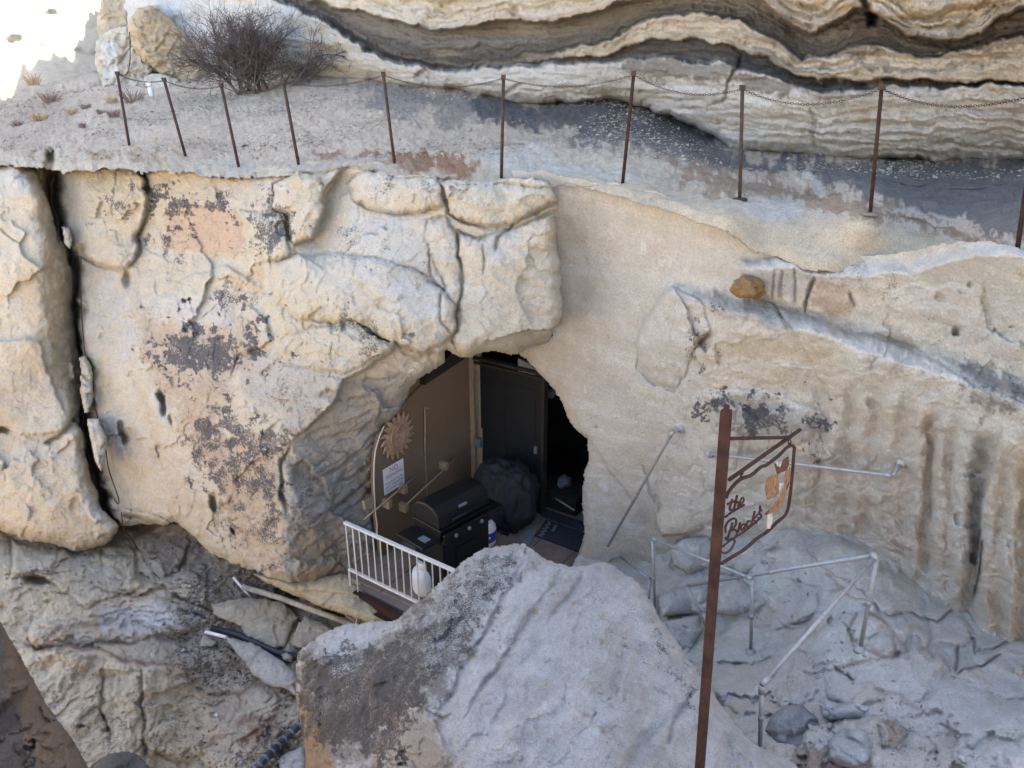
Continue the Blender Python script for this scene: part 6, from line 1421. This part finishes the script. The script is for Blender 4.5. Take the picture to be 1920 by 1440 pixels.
# ---- pipe handrails
def rail(label, segs, feet=(), flanges=(), joints=(), r=0.0165, posts_=()):
    base = Vector(segs[0][0])
    e = empty('handrail', base, label, 'handrail', 'galvanised pipe handrails')
    for P_ in segs: MB().tube(P_, r, 10).build('rail', GALV, e)
    for P_ in posts_: MB().tube(P_, r, 10).build('post', GALV, e)
    for P_ in list(segs) + list(posts_):
        a_, b_ = Vector(P_[-2]), Vector(P_[-1])
        if (b_ - a_).length > 0.35:
            m_ = a_.lerp(b_, 0.5); d_ = (b_ - a_).normalized()
            MB().tube([m_ - d_ * 0.022, m_ + d_ * 0.022], r * 1.22, 10).build('coupling', GALV, e)
    for j in joints: MB().tube([j[0], j[1]], r * 1.35, 10).build('elbow', GALV, e)
    for f, n_ in flanges: MB().lathe(f, [(0.05, 0), (0.05, 0.012), (0.03, 0.018), (0.028, 0.04)], 14, n_).build('flange', GALV, e)
    for f in feet: MB().lathe(f - UP * 0.02, [(0.05, 0), (0.05, 0.03), (0.03, 0.04), (0.028, 0.06)], 12).build('foot', GALV, e)
    return e
v_ = Vector((0, -1, 0))
a0 = front(RW, 1275, 803, 0.0); a1 = front(RW, 1262, 808, 0.14); a2 = front(RW, 1140, 1024, 0.14)
rail('slanted pipe handrail fixed to the smooth wall beside the entrance', [arc(a0, a0.lerp(a1, .95), a1.lerp(a2, .06), 5) + [a2]], flanges=[(a0 + v_ * -0.01, (a1 - a0).normalized())], joints=[(a1.lerp(a2, -.0), a1.lerp(a2, .05))])
b0 = front(RW, 1690, 868, 0.0); b1 = front(RW, 1676, 893, 0.20); b2 = front(RW, 1342, 852, 0.16); b3 = front(RW, 1332, 850, 0.0)
rail('horizontal pipe handrail on the fluted wall behind the hanging sign', [[b0, b0.lerp(b1, .8)] + arc(b0.lerp(b1, .8), b1, b1.lerp(b2, .06), 5) + [b2, b3]], flanges=[(b0, (b1 - b0).normalized()), (b3, (b2 - b3).normalized())], joints=[(b1.lerp(b2, .01), b1.lerp(b2, .05))])
f1 = FL.point(1228, 1155); f2 = FL.point(1408, 1222)
t1 = at(1224, 1010, f1.y); t2 = at(1411, 1086, f2.y)
rail('pipe handrail with two posts going down the steps beside the boulder', [[t1, t2]], feet=[f1, f2], joints=[(t1, t1.lerp(t2, .05)), (t2, t2.lerp(t1, .05))], posts_=[[f1, t1], [f2, t2]])
g0 = FL.point(1212, 1150); g1 = at(1219, 1086, g0.y); g2 = front(RW, 1163, 1043, 0.16); g3 = front(RW, 1147, 1042, 0.10); g4 = front(RW, 1145, 1052, 0.0)
rail('short bent pipe handrail at the corner of the entrance', [[g1, g2] + arc(g2, g3, g4, 5)], joints=[(g1, g1.lerp(g2, .08))], posts_=[[g0, g1]])
h1 = FL.point(1612, 1217); h2 = FL.point(1424, 1404); h0 = FL.point(1330, 1190)
u1 = at(1646, 1040, h1.y); u2 = at(1428, 1285, h2.y); u0 = at(1289, 1098, h0.y + 0.1)
rail('long pipe handrail bent round the lower steps with three posts', [[u0, u1], [u1, u2]], feet=[h1, h2], joints=[(u1, u1.lerp(u2, .04)), (u1, u1.lerp(u0, .03)), (u2, u2.lerp(u1, .06)), (u2, u2.lerp(h2, .12))], posts_=[[h1, u1], [h2, u2], [h0, u0]])

# ---- hanging sign
SPt = at(1362, 768, 2.9); SPb = att(1312, 1440, 3.93)
dP = (SPb - SPt).normalized(); SPb = SPt + dP * 2.75
e = empty('hanging_sign', SPb, 'rusty steel post with a framed cut-out sign hanging from its arm', 'sign')
sx = Vector((0.70, 0.714, 0)).normalized(); sn = Vector((sx.y, -sx.x, 0))
post_side = dP.cross(sx).normalized(); post_x = post_side.cross(dP)
hw = 0.0195
MB().box((SPt + SPb) / 2, post_x * hw, post_side * hw, dP * (SPb - SPt).length / 2).build('post', RUST, e, 0.006)
pk = MB(); tp = SPt
vt = [tp + post_x * hw * i + post_side * hw * j for i, j in ((-1, -1), (1, -1), (1, 1), (-1, 1))]
pk.prism([tp - dP * 0.022 + post_x * hw * i * .55 + post_side * hw * j * .55 for i, j in ((-1, -1), (1, -1), (1, 1), (-1, 1))], dP * 0.03).build('cap', RUST, e, 0.006)
S0 = SPt + dP * 0.45
def sp(X, Y, off=0.0):
    return on_plane(1280 + X / 4.114, 740 + Y / 4.114, S0 + sn * off, sn)
MB().tube([sp(360, 655), sp(905, 270)], 0.009, 8).build('arm', RUST, e)
MB().tube([sp(370, 338), sp(832, 330)], 0.008, 8).build('brace', RUST, e)
fr_ = [sp(x, y) for x, y in ((335, 800), (360, 740), (440, 655), (530, 620), (600, 560), (650, 540), (740, 470), (800, 410), (840, 392), (860, 408), (858, 450), (848, 580), (828, 780), (800, 915), (725, 985), (660, 1050), (580, 1105), (480, 1190), (400, 1240), (300, 1302))]
MB().tube(smooth_line(fr_, 4), 0.008, 8).build('frame', RUST, e)
for (x, y) in ((455, 600), (825, 365)):
    mb = MB()
    for k in range(2):
        c = sp(x - 4 * k, y + 22 * k); w = sx if k else sn
        mb.tube([c + UP * math.cos(a) * 0.012 + w * math.sin(a) * 0.007 for a in [6.28319 * q / 8 for q in range(8)]], 0.0028, 5, closed=True)
    mb.build('hanger_link', RUST, e)
strokes = [[(382, 805), (370, 850), (362, 882), (372, 892), (385, 885)], [(345, 845), (372, 832), (402, 822)], [(420, 775), (408, 830), (396, 882)], [(400, 856), (418, 828), (432, 832), (426, 862), (430, 876)], [(443, 846), (462, 832), (472, 812), (465, 795), (450, 806), (442, 838), (450, 862), (472, 848)],
           [(328, 945), (370, 912), (420, 882), (474, 852)],
           [(385, 985), (365, 1050), (345, 1115)], [(332, 1060), (330, 1020), (350, 980), (390, 955), (412, 968), (405, 1012), (362, 1052), (400, 1040), (418, 1062), (405, 1098), (372, 1122), (340, 1118), (332, 1100)],
           [(445, 985), (434, 1025), (428, 1062)], [(482, 998), (462, 1002), (450, 1028), (458, 1045), (476, 1022), (484, 998), (478, 1030), (484, 1040)], [(520, 975), (504, 975), (494, 1000), (500, 1022), (520, 1010)],
           [(556, 898), (542, 955), (530, 1005)], [(580, 922), (560, 945), (540, 962), (556, 972), (570, 990)], [(598, 855), (594, 885)], [(608, 890), (592, 900), (592, 916), (606, 930), (598, 950), (584, 952)],
           [(308, 1172), (360, 1130), (430, 1085), (520, 1022), (606, 945)], [(372, 1110), (400, 1125), (392, 1160), (360, 1205), (325, 1222), (305, 1215)]]
for st in strokes:
    MB().tube(smooth_line([sp(x, y) for x, y in st], 4), 0.0052, 6).build('lettering', RUST, e)
for poly, m in (([(712, 530), (745, 560), (768, 545), (780, 500), (818, 478), (822, 540), (800, 585), (760, 600), (735, 618), (722, 575)], HORSEB),
                ([(735, 618), (745, 700), (742, 760), (712, 790), (655, 812), (638, 720), (652, 650), (690, 622)], HORSEO),
                ([(800, 590), (832, 560), (826, 680), (796, 760), (770, 860), (742, 905), (700, 900), (668, 935), (690, 865), (745, 800), (790, 690)], HORSEO),
                ([(660, 930), (690, 905), (694, 965), (676, 1036), (654, 1034)], HORSEW), ([(735, 700), (778, 680), (745, 745), (722, 780)], HORSEW), ([(725, 520), (738, 522), (736, 556), (726, 550)], HORSEW), ([(752, 528), (760, 530), (756, 570), (748, 566)], HORSEW), ([(808, 690), (822, 672), (816, 715), (804, 735)], HORSEB), ([(640, 915), (672, 890), (664, 922), (640, 930)], HORSEB)):
    MB().prism([sp(x, y, 0.002) for x, y in poly], -sn * 0.004).build('emblem_plate', m, e)

# ---- odds and ends on the lower ledge
def zl(X, Y, off=0.0):
    px, py = 360 + X * 0.2708, 1050 + Y * 0.2708
    return front(LO, px, py, off)
o = MB().tube([zl(352, 182, 0.10), zl(600, 262, 0.28), zl(850, 352, 0.36), zl(1130, 448, 0.42)], [0.036, 0.038, 0.036, 0.034], 10).build('wooden_pole', OLDWOOD); tag(o, 'long weathered wooden pole lying across the rubble under the cliff', 'pole')
o = MB().tube([zl(288, 118, 0.2), zl(350, 190, 0.10), zl(418, 266, 0.03)], 0.016, 8).build('pipe', WHITEP); tag(o, 'short thin white pipe crossing the end of the wooden pole', 'pipe')
o = MB().tube([zl(88, 502, 0.26), zl(240, 540, 0.34)], 0.022, 8).build('pipe', WHITEP); tag(o, 'white plastic pipe end resting on the white block stone', 'pipe')
o = MB().tube([zl(135, 472, 0.10), zl(330, 530, 0.14), zl(600, 650, 0.16), zl(800, 680, 0.2)], 0.038, 10).build('pipe', HOSE); tag(o, 'thick black pipe running between the two stone slabs', 'pipe')
hp = [zl(430, 1460, 0.12), zl(520, 1370, 0.16), zl(640, 1250, 0.16), zl(770, 1120, 0.18)]
hs = smooth_line(hp, 14)
e = empty('corrugated_hose', hs[0], 'black corrugated hose with blue grey bands beside the great boulder', 'hose')
MB().tube(hs, [0.046 if k % 2 else 0.040 for k in range(len(hs))], 12).build('tube', HOSE, e)
for k in range(3, len(hs) - 3, 5):
    d = (hs[k + 1] - hs[k - 1]).normalized()
    MB().lathe(hs[k] - d * 0.014, [(0.0475, 0), (0.0485, 0.006), (0.0485, 0.022), (0.0475, 0.028)], 12, d).build('band', HOSEB, e)
def plank(a_, b_, w, lab, m=OLDWOOD):
    d = (b_ - a_).normalized(); s_ = d.cross(UP).normalized()
    o = MB().box((a_ + b_) / 2, (b_ - a_) / 2, s_ * w, UP * 0.012).build('plank', m, None, 0.003); tag(o, lab, 'plank'); return o
plank(zl(1030, 335, 0.12), zl(1165, 425, 0.2), 0.05, 'grey plank in the dark gap below the platform', OLDWOOD)
plank(zl(900, 350, 0.06), zl(1060, 385, 0.08), 0.02, 'thin dark lath lying behind the wooden pole', DARKB)
plank(zl(880, 320, 0.05), zl(1010, 335, 0.07), 0.015, 'narrow dark stick of wood in the gap behind the pole', DARKB)
plank(zl(640, 250, 0.06), zl(820, 240, 0.10), 0.06, 'dark board tucked under the overhanging rock foot', DARKB)
bk = zl(762, 280, 0.25)
e = empty('metal_bracket', bk, 'small yellowish metal bracket in the gap under the cliff', 'bracket')
MB().box(bk, (0.03, 0, 0), (0, 0.006, 0), (0, 0, 0.012)).build('plate', STRAW, e); MB().box(bk + Vector((-.005, 0, 0.035)), (0.03, 0, 0), (0, 0.006, 0), (0, 0, 0.010)).build('plate', STRAW, e); MB().box(bk + Vector((-.028, 0, 0.018)), (0.006, 0, 0), (0, 0.006, 0), (0, 0, 0.02)).build('web', STRAW, e)
# cables in the deep crack
o = MB().tube(smooth_line([at(x, y, Y) for x, y, Y in ((152, 480, 10.75), (152, 560, 10.55), (157, 640, 10.3), (166, 700, 10.1), (180, 770, 9.85), (196, 830, 9.65), (204, 880, 9.5), (221, 930, 9.3), (222, 945, 9.3), (214, 935, 9.35))]), 0.008, 5).build('cable', IRON); tag(o, 'dark cable hanging down in the deep crack', 'cable')
o = MB().tube(smooth_line([at(228, 960, 9.3), at(232, 990, 9.2), LO.point(250, 1015), LO.point(275, 1060), LO.point(300, 1085)]), 0.007, 5).build('cable', IRON); tag(o, 'dark cable trailing onto the lower ledge from the crack', 'cable')
